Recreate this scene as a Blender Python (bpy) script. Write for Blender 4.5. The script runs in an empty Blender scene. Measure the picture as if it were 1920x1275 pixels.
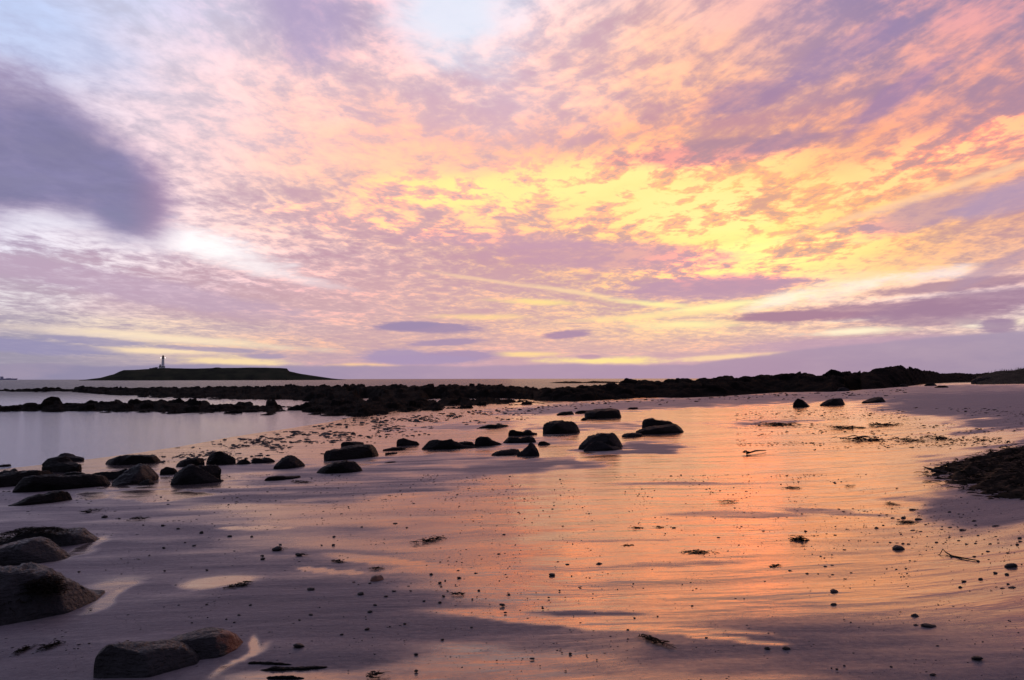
import bpy, bmesh, math, random
import numpy as np
from mathutils import Vector, Matrix, noise as mnoise
R = math.radians
scene = bpy.context.scene
C = scene.collection

# ------------------------------------------------------------------ camera
W_PX, H_PX, F_PX = 1920.0, 1275.0, 1464.0
CAM = Vector((0.0, 0.0, 1.9))
PITCH, ROLL = R(2.84), R(-0.10)
cd = bpy.data.cameras.new('camera'); cam = bpy.data.objects.new('camera', cd); C.objects.link(cam)
cd.sensor_width = 36.0; cd.lens = 36.0 * F_PX / W_PX
cd.clip_start = 0.05; cd.clip_end = 80000
CAMROT = Matrix.Rotation(math.pi / 2 + PITCH, 3, 'X') @ Matrix.Rotation(ROLL, 3, 'Z')
cam.matrix_world = Matrix.Translation(CAM) @ CAMROT.to_4x4()
scene.camera = cam
scene.view_settings.view_transform = 'Standard'; scene.view_settings.look = 'None'
scene.view_settings.exposure = 0.09; scene.view_settings.gamma = 1.0
scene.cycles.max_bounces = 4; scene.cycles.diffuse_bounces = 2; scene.cycles.glossy_bounces = 3
scene.cycles.caustics_reflective = False; scene.cycles.caustics_refractive = False
scene.cycles.use_denoising = True

def ray(px, py):
    return (CAMROT @ Vector(((px - W_PX / 2) / F_PX, (H_PX / 2 - py) / F_PX, -1.0))).normalized()
def azel(px, py):
    d = ray(px, py)
    return math.atan2(d.x, d.y), math.asin(d.z)
def pix(az, el):                       # direction -> pixel
    d = Vector((math.sin(az) * math.cos(el), math.cos(az) * math.cos(el), math.sin(el)))
    v = CAMROT.transposed() @ d
    return W_PX / 2 + v.x / -v.z * F_PX, H_PX / 2 - v.y / -v.z * F_PX
def lin(c):
    return tuple(((x / 255) / 12.92 if x / 255 <= .04045 else ((x / 255 + .055) / 1.055) ** 2.4) for x in c)

# ------------------------------------------------------------------ node expressions
class G:
    """a tiny writer of shader node graphs"""
    def __init__(s, nt): s.nt = nt; s.k = 0
    def n(s, t, **kw):
        o = s.nt.nodes.new(t)
        for a, b in kw.items(): setattr(o, a, b)
        return o
    def ln(s, a, b):
        if isinstance(a, (int, float)): b.default_value = a
        elif isinstance(a, (tuple, list)):
            b.default_value = tuple(a) if len(b.default_value) == len(a) else tuple(a) + (1.0,)
        else: s.nt.links.new(a, b)
    def m(s, op, a, b=0.0, c=0.0, clamp=False):
        o = s.n('ShaderNodeMath', operation=op, use_clamp=clamp)
        s.ln(a, o.inputs[0]); s.ln(b, o.inputs[1])
        if op in ('MULTIPLY_ADD', 'SMOOTH_MIN', 'SMOOTH_MAX', 'COMPARE'): s.ln(c, o.inputs[2])
        return o.outputs[0]
    def add(s, a, b): return s.m('ADD', a, b)
    def sub(s, a, b): return s.m('SUBTRACT', a, b)
    def mul(s, a, b): return s.m('MULTIPLY', a, b)
    def mad(s, a, b, c): return s.m('MULTIPLY_ADD', a, b, c)
    def v(s, op, a, b=(0, 0, 0), sc=None):
        o = s.n('ShaderNodeVectorMath', operation=op); s.ln(a, o.inputs[0])
        if sc is not None: s.ln(sc, o.inputs['Scale'])
        elif op not in ('LENGTH', 'NORMALIZE'): s.ln(b, o.inputs[1])
        return o.outputs['Value'] if op in ('LENGTH', 'DOT_PRODUCT') else o.outputs[0]
    def xyz(s, a, b, c):
        o = s.n('ShaderNodeCombineXYZ'); s.ln(a, o.inputs[0]); s.ln(b, o.inputs[1]); s.ln(c, o.inputs[2]); return o.outputs[0]
    def sep(s, a):
        o = s.n('ShaderNodeSeparateXYZ'); s.ln(a, o.inputs[0]); return o.outputs
    def noise(s, vec, scale, detail=4, rough=.5, dist=0.0, color=False, dims='3D', lac=2.0):
        o = s.n('ShaderNodeTexNoise', noise_dimensions=dims); s.ln(vec, o.inputs['Vector'])
        o.inputs['Scale'].default_value = scale; o.inputs['Detail'].default_value = detail
        o.inputs['Roughness'].default_value = rough; o.inputs['Distortion'].default_value = dist
        o.inputs['Lacunarity'].default_value = lac
        return o.outputs['Color' if color else 'Fac']
    def sm(s, x, a, b):                 # smoothstep
        o = s.n('ShaderNodeMapRange', interpolation_type='SMOOTHSTEP')
        s.ln(x, o.inputs[0]); s.ln(a, o.inputs[1]); s.ln(b, o.inputs[2]); s.ln(0.0, o.inputs[3]); s.ln(1.0, o.inputs[4]); return o.outputs[0]
    def mr(s, x, a, b, c, d):
        o = s.n('ShaderNodeMapRange'); s.ln(x, o.inputs[0])
        for i, q in enumerate((a, b, c, d)): s.ln(q, o.inputs[i + 1])
        return o.outputs[0]
    def mix(s, f, a, b, mode='MIX'):
        o = s.n('ShaderNodeMix', data_type='RGBA', blend_type=mode); s.ln(f, o.inputs[0]); s.ln(a, o.inputs[6]); s.ln(b, o.inputs[7]); return o.outputs[2]
    def fmix(s, f, a, b):
        o = s.n('ShaderNodeMix', data_type='FLOAT'); s.ln(f, o.inputs[0]); s.ln(a, o.inputs[2]); s.ln(b, o.inputs[3]); return o.outputs[0]
    def ramp(s, x, stops, interp='LINEAR'):
        o = s.n('ShaderNodeValToRGB'); cr = o.color_ramp; cr.interpolation = interp
        while len(cr.elements) > 1: cr.elements.remove(cr.elements[-1])
        for i, (p, c) in enumerate(stops):
            e = cr.elements[0] if i == 0 else cr.elements.new(p)
            e.position = p; e.color = tuple(c) if len(c) == 4 else tuple(c) + (1.0,)
        s.ln(x, o.inputs[0]); return o.outputs

# ------------------------------------------------------------------ sky (world)
SUN_AZ, SUN_EL = azel(1400, 560)[0], R(4.0)
world = bpy.data.worlds.new('World'); world.use_nodes = True
wt = world.node_tree; wt.nodes.clear(); g = G(wt)

XS7 = [0, 320, 640, 960, 1280, 1600, 1920]
YS9 = [0, 120, 240, 360, 480, 560, 610, 650, 700]
LIGHT = [
 [(188,206,243),(216,218,243),(238,205,215),(226,236,250),(246,200,186),(226,172,176),(228,165,165)],
 [(205,213,240),(240,224,234),(250,222,214),(246,226,222),(252,205,165),(240,180,162),(246,172,148)],
 [(235,222,238),(248,222,226),(252,208,184),(250,196,168),(252,192,148),(250,178,138),(245,170,145)],
 [(238,236,250),(248,228,232),(252,212,178),(255,214,160),(255,212,138),(255,204,128),(252,190,146)],
 [(232,226,240),(252,246,248),(246,214,206),(250,206,156),(255,218,146),(255,214,130),(240,188,165)],
 [(236,232,235),(228,200,212),(236,196,194),(250,212,168),(255,222,160),(250,232,215),(232,214,224)],
 [(238,222,212),(250,230,200),(232,196,190),(250,215,168),(255,235,168),(250,225,192),(242,235,220)],
 [(200,186,200),(252,226,182),(245,205,170),(242,200,178),(250,212,168),(216,180,190),(186,166,186)],
 [(150,146,170),(178,162,184),(200,164,184),(206,165,190),(206,165,190),(190,160,185),(172,156,185)]]
DARK = [
 [(170,188,234),(202,204,234),(168,152,192),(180,172,208),(202,158,176),(138,124,172),(146,126,166)],
 [(150,150,200),(206,200,226),(192,165,195),(200,172,198),(208,158,170),(150,126,166),(166,130,160)],
 [(120,118,170),(212,196,216),(206,166,186),(210,165,180),(190,140,160),(186,136,156),(166,130,160)],
 [(140,135,185),(196,168,194),(202,162,182),(202,162,176),(212,162,150),(226,164,142),(192,142,152)],
 [(180,165,196),(184,154,184),(192,152,176),(196,152,172),(202,156,164),(204,158,150),(176,140,165)],
 [(170,156,186),(194,162,182),(196,160,180),(196,156,176),(186,146,170),(182,136,156),(152,122,152)],
 [(150,146,176),(178,156,180),(186,156,176),(196,156,172),(196,160,170),(192,152,166),(160,132,160)],
 [(136,136,170),(158,146,176),(172,146,176),(192,156,172),(202,162,172),(182,152,176),(156,140,170)],
 [(140,138,165),(160,148,175),(180,152,178),(190,155,180),(190,155,180),(180,150,178),(165,150,180)]]
DARK = [[(min(255, .84 * r_ + .16 * 206), .84 * g_ + .16 * 172 + 1, .84 * b_ + .16 * 174 - 7) for r_, g_, b_ in row] for row in DARK]
DARK[1][3] = (206, 178, 196); DARK[2][3] = (214, 174, 182); DARK[2][2] = (212, 176, 188)
def sat(T, s):
    o = []
    for row in T:
        r2 = []
        for c in row:
            m = sum(c) / 3; r2.append(tuple(min(255, max(0, m + s * (v - m))) for v in c))
        o.append(r2)
    return o
LIGHT = sat(LIGHT, 1.05); DARK = sat(DARK, 1.08)
for j_ in (5, 6, 7):
    for i_ in (2, 3, 4): DARK[j_][i_] = tuple(.6 * a_ + .4 * b_ for a_, b_ in zip(DARK[j_][i_], (212, 168, 168)))
XS13 = [160 * i for i in range(13)]
YS14 = [0, 60, 120, 180, 240, 300, 360, 420, 480, 520, 560, 600, 650, 700]
BIAS = [
 [.60,.60,.70,.15,.30,.95,.35,.50,.70,.50,.20,.30,.40],
 [.65,.60,.70,.55,.15,.90,.75,.60,.80,.45,.15,.30,.50],
 [.50,.60,.70,.85,.25,.70,.50,.65,.60,.40,.25,.55,.30],
 [.50,.70,.70,.75,.50,.25,.45,.70,.30,.25,.40,.60,.30],
 [.50,.60,.80,.70,.60,.40,.35,.45,.30,.50,.40,.50,.35],
 [.50,.60,.70,.70,.65,.80,.80,.70,.60,.75,.60,.50,.40],
 [.60,.60,.60,.40,.55,.75,.85,.95,.95,.75,.70,.60,.60],
 [.95,.85,.95,.50,.55,.45,.50,.85,.80,.60,.60,.30,.25],
 [.20,.15,.90,.80,.25,.25,.20,.25,.85,.95,.85,.65,.40],
 [.30,.10,.35,.55,.25,.30,.20,.30,.75,.95,.85,.90,.70],
 [.50,.50,.10,.25,.40,.40,.35,.40,.30,.55,.90,.70,.45],
 [.25,.60,.50,.30,.50,.30,.50,.60,.70,.60,.60,.60,.70],
 [.10,.50,.70,.50,.40,.30,.45,.40,.50,.35,.20,.20,.10],
 [.10,.10,.20,.30,.30,.20,.20,.20,.20,.20,.20,.15,.10]]
def bil(T, xs, ys, x, y):
    x = min(max(x, xs[0]), xs[-1]); y = min(max(y, ys[0]), ys[-1])
    i = max(0, min(len(xs) - 2, int(np.searchsorted(xs, x, side='right')) - 1))
    j = max(0, min(len(ys) - 2, int(np.searchsorted(ys, y, side='right')) - 1))
    a = (x - xs[i]) / (xs[i + 1] - xs[i]); b = (y - ys[j]) / (ys[j + 1] - ys[j])
    q = lambda j, i: np.array(T[j][i], float)
    return (q(j, i) * (1 - a) + q(j, i + 1) * a) * (1 - b) + (q(j + 1, i) * (1 - a) + q(j + 1, i + 1) * a) * b

tc = g.n('ShaderNodeTexCoord')
dirv = tc.outputs['Generated']
dx, dy, dz = g.sep(g.v('NORMALIZE', dirv))
az = g.m('ARCTAN2', dx, dy)                       # 0 = straight out to sea, + to the right
el = g.m('ARCSINE', g.m('MAXIMUM', dz, 0.0))
# the cloud sheet overhead: direction projected on a plane, streaks running towards the sunrise
inv = g.m('DIVIDE', 1.0, g.add(g.m('MAXIMUM', dz, 0.0), 0.10))
pxn, pyn = g.mul(dx, inv), g.mul(dy, inv)
sa, ca = math.sin(R(9)), math.cos(R(9))
along = g.add(g.mul(pxn, sa), g.mul(pyn, ca)); across = g.sub(g.mul(pxn, ca), g.mul(pyn, sa))
plane = g.xyz(across, g.mul(along, 0.8), 0.0)
wn = g.noise(plane, 1.7, 3, .55, 0, True)                      # billow warp
wx, wy, wz = g.sep(wn)
warp = g.xyz(g.sub(wx, .5), g.sub(wy, .5), 0.0)
plane2 = g.v('ADD', plane, g.v('SCALE', warp, sc=0.38))
n_big = g.noise(plane2, 2.0, 8, .62)
n_fine = g.noise(g.v('ADD', g.xyz(across, g.mul(along, .72), 3.3), g.v('SCALE', warp, sc=0.22)), 11.0, 4, .62)
az2 = g.mad(g.sub(wx, .5), R(7), az)
el2 = g.add(g.mad(g.sub(wy, .5), g.mul(el, 0.32), el), g.mul(g.sub(n_fine, .5), g.mul(el, 0.10)))

NC = 15; AZ0, AZ1 = R(-36), R(36); EL1 = R(27)
s_col = g.mr(az2, AZ0, AZ1, 0.0, NC - 1.0)
e_row = g.m('DIVIDE', el2, EL1)
rows = [0, .02, .05, .085, .13, .18, .23, .28, .33, .38, .43, .48, .54, .60, .66, .72, .78, .85, .92, 1.0]
accD = accL = accB = None
for i in range(NC):
    a = AZ0 + (AZ1 - AZ0) * i / (NC - 1)
    sd, sl = [], []
    for r_ in rows:
        x, y = pix(max(min(a, R(33.2)), R(-33.2)), max(r_ * EL1, 0.001))
        sd.append((r_, lin(bil(DARK, XS7, YS9, x, y)) + (float(bil(BIAS, XS13, YS14, x, y)),)))
        sl.append((r_, lin(bil(LIGHT, XS7, YS9, x, y))))
    rd, rl = g.ramp(e_row, sd, 'EASE'), g.ramp(e_row, sl, 'EASE')
    if i == 0: accD, accB, accL = rd[0], rd[1], rl[0]
    else:
        f = g.m('SUBTRACT', s_col, float(i - 1), clamp=True)
        accD = g.mix(f, accD, rd[0]); accL = g.mix(f, accL, rl[0]); accB = g.fmix(f, accB, rd[1])
# contrast of the broken cloud: strong on high, calm at the horizon
calm = g.sm(el, R(1.0), R(7.0))
nn = g.add(g.mul(g.sub(n_big, .5), g.fmix(calm, 1.1, 1.45)), g.mul(g.sub(n_fine, .5), g.fmix(calm, .8, 2.0)))
# wind-drawn streaks climbing to the right
sx_ = g.add(g.mul(az, math.cos(R(24))), g.mul(el, math.sin(R(24)))); sy_ = g.sub(g.mul(el, math.cos(R(24))), g.mul(az, math.sin(R(24))))
strk = g.noise(g.xyz(g.mul(sx_, 7.0), g.mul(g.add(sy_, g.mul(g.sub(wx, .5), .05)), 40.0), 2.2), 1.0, 5, .6)
nn = g.add(nn, g.mul(g.mul(g.sub(strk, .5), 2.3), g.mul(g.sm(az, R(-6), R(10)), g.sm(el, R(4), R(9)))))
micro = g.noise(g.v('ADD', g.xyz(across, g.mul(along, .8), 7.1), g.v('SCALE', warp, sc=0.15)), 27.0, 3, .6)
nn = g.add(nn, g.mul(g.sub(micro, .5), g.fmix(calm, .3, .75)))
tb = g.add(accB, nn)
t = g.mad(g.m('MULTIPLY_ADD', tb, .86, .0, clamp=True), .45, g.mul(g.sm(tb, .14, 1.0), .57))
col = g.mix(t, accD, accL)
# the part of the sheet the hidden sun lights from below, yellow where the cloud is thick
def glow(px, py, rx, ry, ang):
    a0, e0 = azel(px, py); u = g.mul(g.sub(az2, a0), F_PX / rx); w = g.mul(g.sub(el2, e0), F_PX / ry)
    c_, s_ = math.cos(R(ang)), math.sin(R(ang))
    u2 = g.add(g.mul(u, c_), g.mul(w, s_ * ry / rx)); w2 = g.sub(g.mul(w, c_), g.mul(u, s_ * rx / ry))
    return g.sm(g.m('SQRT', g.add(g.mul(u2, u2), g.mul(w2, w2))), 1.3, .15)
gl = glow(1120, 345, 420, 62, 4)
for q in ((1290, 395, 330, 70, 0), (1420, 480, 270, 60, 6), (880, 345, 230, 45, 6), (760, 420, 300, 36, -3), (1650, 330, 330, 60, 12)):
    gl = g.m('MAXIMUM', gl, g.mul(glow(*q), .6 if q[0] in (760, 1650) else 1.0))
hot = g.mul(g.sm(g.add(t, g.mul(g.sub(n_fine, .5), 1.3)), .42, .95), gl)
col = g.mix(hot, col, lin((255,231,166)))
# brighter than the camera can hold: the lit cloud is far over white in its red
fire = g.mul(g.sm(gl, 0, .9), g.sm(t, .1, 1.0))
col = g.mix(1.0, col, g.mix(fire, (1, 1, 1), (2.3, 1.07, .90)), 'MULTIPLY')
col = g.mix(1.0, col, g.mix(g.mul(g.mul(g.sm(t, .2, .9), g.sm(az, R(-34), R(-8))), g.sub(1.0, g.mul(g.sm(g.add(az, el), R(24), R(44)), .75))), (1, 1, 1), (1.26, 1.0, .96)), 'MULTIPLY')
core = g.mul(glow(1400, 470, 210, 75, 4), g.sm(t, .3, 1.0))
col = g.mix(1.0, col, g.mix(core, (1, 1, 1), (1.5, 1.12, .98)), 'MULTIPLY')

# single clouds and bright streaks, each a soft ellipse in azimuth and elevation with a ragged edge
rag = g.noise(g.xyz(g.mul(az, 9.0), g.mul(el, 34.0), 1.7), 1.0, 5, .6)
fib = g.noise(g.xyz(g.mul(az, 26.0), g.mul(el, 130.0), 3.7), 1.0, 4, .65)
ragf = g.add(g.add(g.mul(rag, .35), g.mul(fib, .35)), g.mul(n_fine, .3))
rag2 = g.noise(g.xyz(g.mul(az, 11.0), g.mul(el, 14.0), 5.1), 1.0, 5, .55)
azel1 = g.xyz(az, el, 1.0)
def blob(px, py, rx, ry, ang=0.0, ragged=rag, amp=1.2):
    """squared elliptical distance to a pixel-sized ellipse centred in the direction of (px, py)"""
    a0, e0 = azel(px, py); k = 1 / (F_PX * (1 + ((px - 960) / F_PX) ** 2) ** .5)
    kx = 1 / (F_PX * (1 + ((px - 960) / F_PX) ** 2)); ky = k
    ca_, sa_ = math.cos(R(ang)), math.sin(R(ang))
    A_, B_, C_, D_ = ca_ / kx / rx, sa_ / ky / rx, -sa_ / kx / ry, ca_ / ky / ry
    uu = g.v('DOT_PRODUCT', azel1, (A_, B_, -A_ * a0 - B_ * e0)); ww = g.v('DOT_PRODUCT', azel1, (C_, D_, -C_ * a0 - D_ * e0))
    return g.mad(g.sub(ragged, .5), amp, g.v('LENGTH', g.xyz(uu, ww, 0.0)))
def put(col, d, c, op=1.0, soft=(1.15, .65), px_=960):
    f = g.sm(d, soft[0], soft[1])
    if op < 1: f = g.mul(f, op)
    return g.mix(f, col, tuple(x * (1.1 if min(c) > 225 else 1.0) for x in lin(c)) if isinstance(c, tuple) else c)
def union(*ds):
    o = ds[0]
    for d in ds[1:]: o = g.m('SMOOTH_MIN', o, d, .25)
    return o
# clear blue rift at the top
col = g.mix(g.mul(g.sm(blob(840, 10, 140, 90, -10, n_big, 2.4), 1.4, .4), .88), col, lin((222,230,246)))
col = g.mix(g.mul(g.sm(blob(60, 60, 200, 60, -10, n_big, 2.2), 1.5, .5), .4), col, lin((190,206,242)))
col = g.mix(g.mul(g.sm(blob(575, 20, 90, 110, 20, n_big, 2.6), 1.4, .5), .65), col, lin((172,156,194)))
# bright rifts and streaks
for px, py, rx, ry, an, c, op in (
    (930, 528, 120, 3.5, -8, (250,210,168), .6), (1110, 553, 130, 5, -10, (255,220,166), .65), (1230, 570, 90, 6, -6, (255,240,165), .85),
    (1330, 577, 130, 7, 6, (255,242,170), .9), (1230, 592, 160, 6, 3, (255,225,160), .7),
    (1000, 566, 80, 6, -2, (255,225,145), .8), (905, 594, 90, 6, 0, (252,215,150), .7),
    (1290, 608, 90, 8, 0, (255,238,170), .8),
    (230, 629, 190, 8, -3, (246,224,200), .6), (400, 640, 190, 7, -4, (250,226,190), .7),
    (300, 658, 130, 6, -1, (252,224,182), .8), (440, 678, 110, 9, -2, (252,222,168), .85), (680, 685, 60, 5, 0, (252,205,150), .8),
    (985, 664, 75, 5, 0, (252,214,150), .9), (1130, 676, 110, 7, 0, (255,226,150), .95), (1350, 670, 110, 5, 3, (252,215,165), .8),
    (1485, 556, 80, 15, 12, (255,248,226), .6), (1600, 540, 110, 13, 12, (250,238,226), .45), (1740, 516, 110, 13, 4, (248,238,236), .5), (1780, 552, 120, 7, 2, (235,215,215), .5),
    (1620, 598, 90, 4, 2, (250,232,210), .8), (1600, 621, 90, 7, 2, (255,240,205), .9), (1830, 607, 45, 9, -10, (255,240,215), .9), (1905, 605, 22, 7, 20, (250,230,205), .9),
    (1720, 372, 300, 8, 12, (255,206,160), .8), (300, 445, 150, 28, -4, (252,246,248), .72), (420, 472, 120, 24, -12, (252,246,246), .6), (110, 410, 180, 22, 6, (244,242,250), .75),
    (520, 515, 120, 9, -9, (248,236,236), .4)):
    col = put(col, blob(px, py, rx, ry, an, ragf, 3.6), c, op, (1.45, .2), px)
# mauve clouds
for px, py, rx, ry, an, c, op in (
    (1340, 285, 190, 24, 2, (170,134,154), .75), (1460, 264, 70, 18, 12, (168,134,158), .7), (1400, 178, 100, 30, 10, (150,124,164), .6),
    (1680, 180, 110, 22, 26, (158,128,168), .55), (1590, 95, 150, 28, 14, (156,132,172), .4),
    (1760, 395, 190, 30, 9, (178,146,168), .7), (1890, 370, 120, 30, 12, (176,150,178), .7),
    (1330, 540, 190, 24, 2, (190,150,170), .9), (1130, 480, 230, 30, -3, (196,152,170), .75), (960, 450, 200, 16, -2, (200,156,174), .5),
    (1400, 535, 120, 12, 2, (188,148,168), .8),
    (1600, 585, 230, 16, 2, (168,130,150), .85), (1760, 592, 180, 20, 1, (164,132,154), .8), (1500, 592, 120, 10, 0, (168,128,148), .9), (1810, 570, 180, 24, 4, (160,126,150), .85), (1780, 536, 180, 11, 3, (166,130,150), .85), (1870, 500, 90, 16, 20, (176,146,166), .7),
    (1870, 610, 40, 16, 0, (158,132,158), .9),
    (1105, 669, 26, 5, 0, (184,146,168), .8), (1600, 645, 250, 12, 1, (186,152,174), .6),
    (180, 640, 100, 8, -3, (152,144,176), .8), (60, 650, 160, 14, -3, (146,140,176), .8), (400, 655, 110, 5, -2, (160,146,174), .8), (500, 668, 40, 5, 0, (162,146,174), .8),
    (250, 540, 330, 26, -7, (186,160,184), .6)):
    col = put(col, blob(px, py, rx, ry, an, ragf, 2.0), c, op, (1.25, .6))
# lens clouds over the horizon: crisp
for px, py, rx, ry, an, c in ((808, 614, 108, 11, -1, (158,136,168)), (760, 611, 70, 9, 3, (156,136,168)), (1062, 627, 50, 9, 4, (166,134,164)),
    (838, 642, 78, 7, 3, (166,142,172)), (745, 668, 70, 15, 0, (166,146,178)), (860, 668, 88, 12, 2, (166,142,174)), (790, 675, 120, 10, 0, (168,146,178))):
    col = put(col, blob(px, py, rx, ry, an, ragf, 1.3), c, .9, (1.15, .6))
# the low bank along the whole horizon, its top uneven
bank_top = g.add(R(0.95), g.add(g.mul(g.sub(g.noise(g.xyz(g.mul(az, 7.0), 0.0, 9.0), 1.0, 5, .55), .5), R(1.1)), g.mul(g.sm(az, R(8), R(34)), R(1.9))))
bank = g.sm(g.sub(el, bank_top), R(.14), R(-.10))
bankc = g.ramp(g.mr(az, AZ0, AZ1, 0, 1), [(0, lin((136,132,160))), (.25, lin((150,138,166))), (.5, lin((172,145,170))), (.75, lin((170,142,165))), (1, lin((146,134,160)))])[0]
bankc = g.mix(g.mul(g.sm(el, R(0.4), R(3.5)), .35), bankc, lin((190,168,186)))
bankc = g.mix(g.mul(g.sm(rag, .4, .7), .22), bankc, lin((200,172,180)))
col = g.mix(g.mul(bank, .92), col, bankc)
# the big blue-violet cloud at the left, soft
ragb = g.add(g.mul(rag2, .65), g.add(g.mul(rag, .35), g.mul(g.sub(n_fine, .5), .5)))
big = union(blob(-70, 255, 215, 145, -20, ragb, .62), blob(100, 290, 190, 108, -36, ragb, .62), blob(218, 352, 132, 86, -36, ragb, .62), blob(240, 390, 96, 66, 0, ragb, .62), blob(20, 340, 190, 60, 0, ragb, .9))
bigc = g.mix(g.sm(big, .35, 1.05), lin((124,120,156)), lin((164,146,178)))
bigc = g.mix(g.mul(g.sm(rag, .35, .75), .5), bigc, lin((140,134,178)))
bigc = g.mix(g.mul(g.sm(az, R(-27), R(-24)), .35), bigc, lin((180,138,166)))
col = g.mix(g.mul(g.sm(big, 1.38, .55), .96), col, bigc)

# clear morning sky high up and round the back, from the Sky Texture, dimmed with the cloud sheet
sk = g.n('ShaderNodeTexSky', sky_type='NISHITA', sun_disc=False)
sk.sun_elevation = SUN_EL; sk.sun_rotation = SUN_AZ
skc = g.v('SCALE', sk.outputs[0], sc=0.10)
cover = g.mix(g.mul(g.sm(n_big, .38, .66), .75), skc, lin((150,132,160)))
side = g.sm(g.m('ABSOLUTE', az), R(40), R(95)); up = g.sm(el, R(26), R(44))
away = g.m('MAXIMUM', side, up)
back = g.mix(side, g.mix(g.mul(g.sm(az, -0.3, 0.5), .6), lin((146,138,172)), lin((142,112,136))), lin((118, 116, 142)))
back = g.mix(.35, back, cover)
col = g.mix(away, col, back)
bg = g.n('ShaderNodeBackground'); g.ln(col, bg.inputs[0]); bg.inputs[1].default_value = 1.0
wo = g.n('ShaderNodeOutputWorld'); g.ln(bg.outputs[0], wo.inputs[0])
scene.world = world
world.cycles.sampling_method = 'MANUAL'; world.cycles.sample_map_resolution = 512

# ------------------------------------------------------------------ sun, still veiled by the low cloud
sl_ = bpy.data.lights.new('sun', 'SUN'); sl_.energy = 0.10; sl_.angle = R(34); sl_.color = (1.0, .72, .42)
sun = bpy.data.objects.new('sun', sl_); C.objects.link(sun)
sdir = Vector((math.sin(SUN_AZ) * math.cos(SUN_EL), math.cos(SUN_AZ) * math.cos(SUN_EL), math.sin(SUN_EL)))
sun.rotation_euler = sdir.to_track_quat('Z', 'Y').to_euler()

# ================================================================== helpers for the land
def tag(o, label=None, cat=None, group=None, kind=None):
    if label: o['label'] = label
    if cat: o['category'] = cat
    if group: o['group'] = group
    if kind: o['kind'] = kind
    return o
def link(o, parent=None):
    C.objects.link(o)
    if parent: o.parent = parent
    return o
def mesh_obj(name, verts, faces, mat, parent=None, smooth=True, origin=None):
    me = bpy.data.meshes.new(name)
    v = np.asarray(verts, float)
    if origin is not None: v = v - np.array(origin)
    me.from_pydata(v.tolist(), [], faces if isinstance(faces, list) else faces.tolist()); me.update()
    if smooth: me.polygons.foreach_set('use_smooth', [True] * len(me.polygons))
    if mat: me.materials.append(mat)
    o = bpy.data.objects.new(name, me); link(o, parent)
    if origin is not None: o.location = origin
    return o
def empty(name, loc):
    o = bpy.data.objects.new(name, None); link(o); o.location = loc; o.empty_display_size = .2; return o
def grid_faces(nr, nc, wrap=False):
    i = np.arange(nr - 1)[:, None] * nc; j = np.arange(nc if wrap else nc - 1)[None, :]; j2 = (j + 1) % nc
    return np.stack([i + j, i + j2, i + nc + j2, i + nc + j], -1).reshape(-1, 4)
def hash2(ix, iy, k=0):
    h = np.sin(ix * 127.1 + iy * 311.7 + k * 74.7) * 43758.5453
    return h - np.floor(h)
def vnoise(x, y, k=0):
    ix, iy = np.floor(x), np.floor(y); fx, fy = x - ix, y - iy
    fx, fy = fx * fx * (3 - 2 * fx), fy * fy * (3 - 2 * fy)
    a, b, c, d = hash2(ix, iy, k), hash2(ix + 1, iy, k), hash2(ix, iy + 1, k), hash2(ix + 1, iy + 1, k)
    return (a * (1 - fx) + b * fx) * (1 - fy) + (c * (1 - fx) + d * fx) * fy
def fbm(x, y, o=4, k=0, r=.5):
    s = 0; a = 1; t_ = 0
    for i in range(o):
        s = s + a * vnoise(x * 2 ** i + 13.7 * i, y * 2 ** i - 7.3 * i, k + i); t_ += a; a *= r
    return s / t_
def cells(x, y, k=0):
    """1 at a cell's middle, 0 at its border: rounded stones seen from above, with a height per cell"""
    ix, iy = np.floor(x), np.floor(y); d1 = np.full(np.shape(x), 9.0); hh = np.zeros(np.shape(x))
    for a in (-1, 0, 1):
        for b in (-1, 0, 1):
            cx, cy = ix + a + hash2(ix + a, iy + b, k), iy + b + hash2(ix + a, iy + b, k + 5)
            d = np.hypot(x - cx, y - cy); m_ = d < d1
            d1 = np.where(m_, d, d1); hh = np.where(m_, hash2(ix + a, iy + b, k + 9), hh)
    return np.clip(1 - d1 * d1 * 1.4, 0, 1), hh

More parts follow.
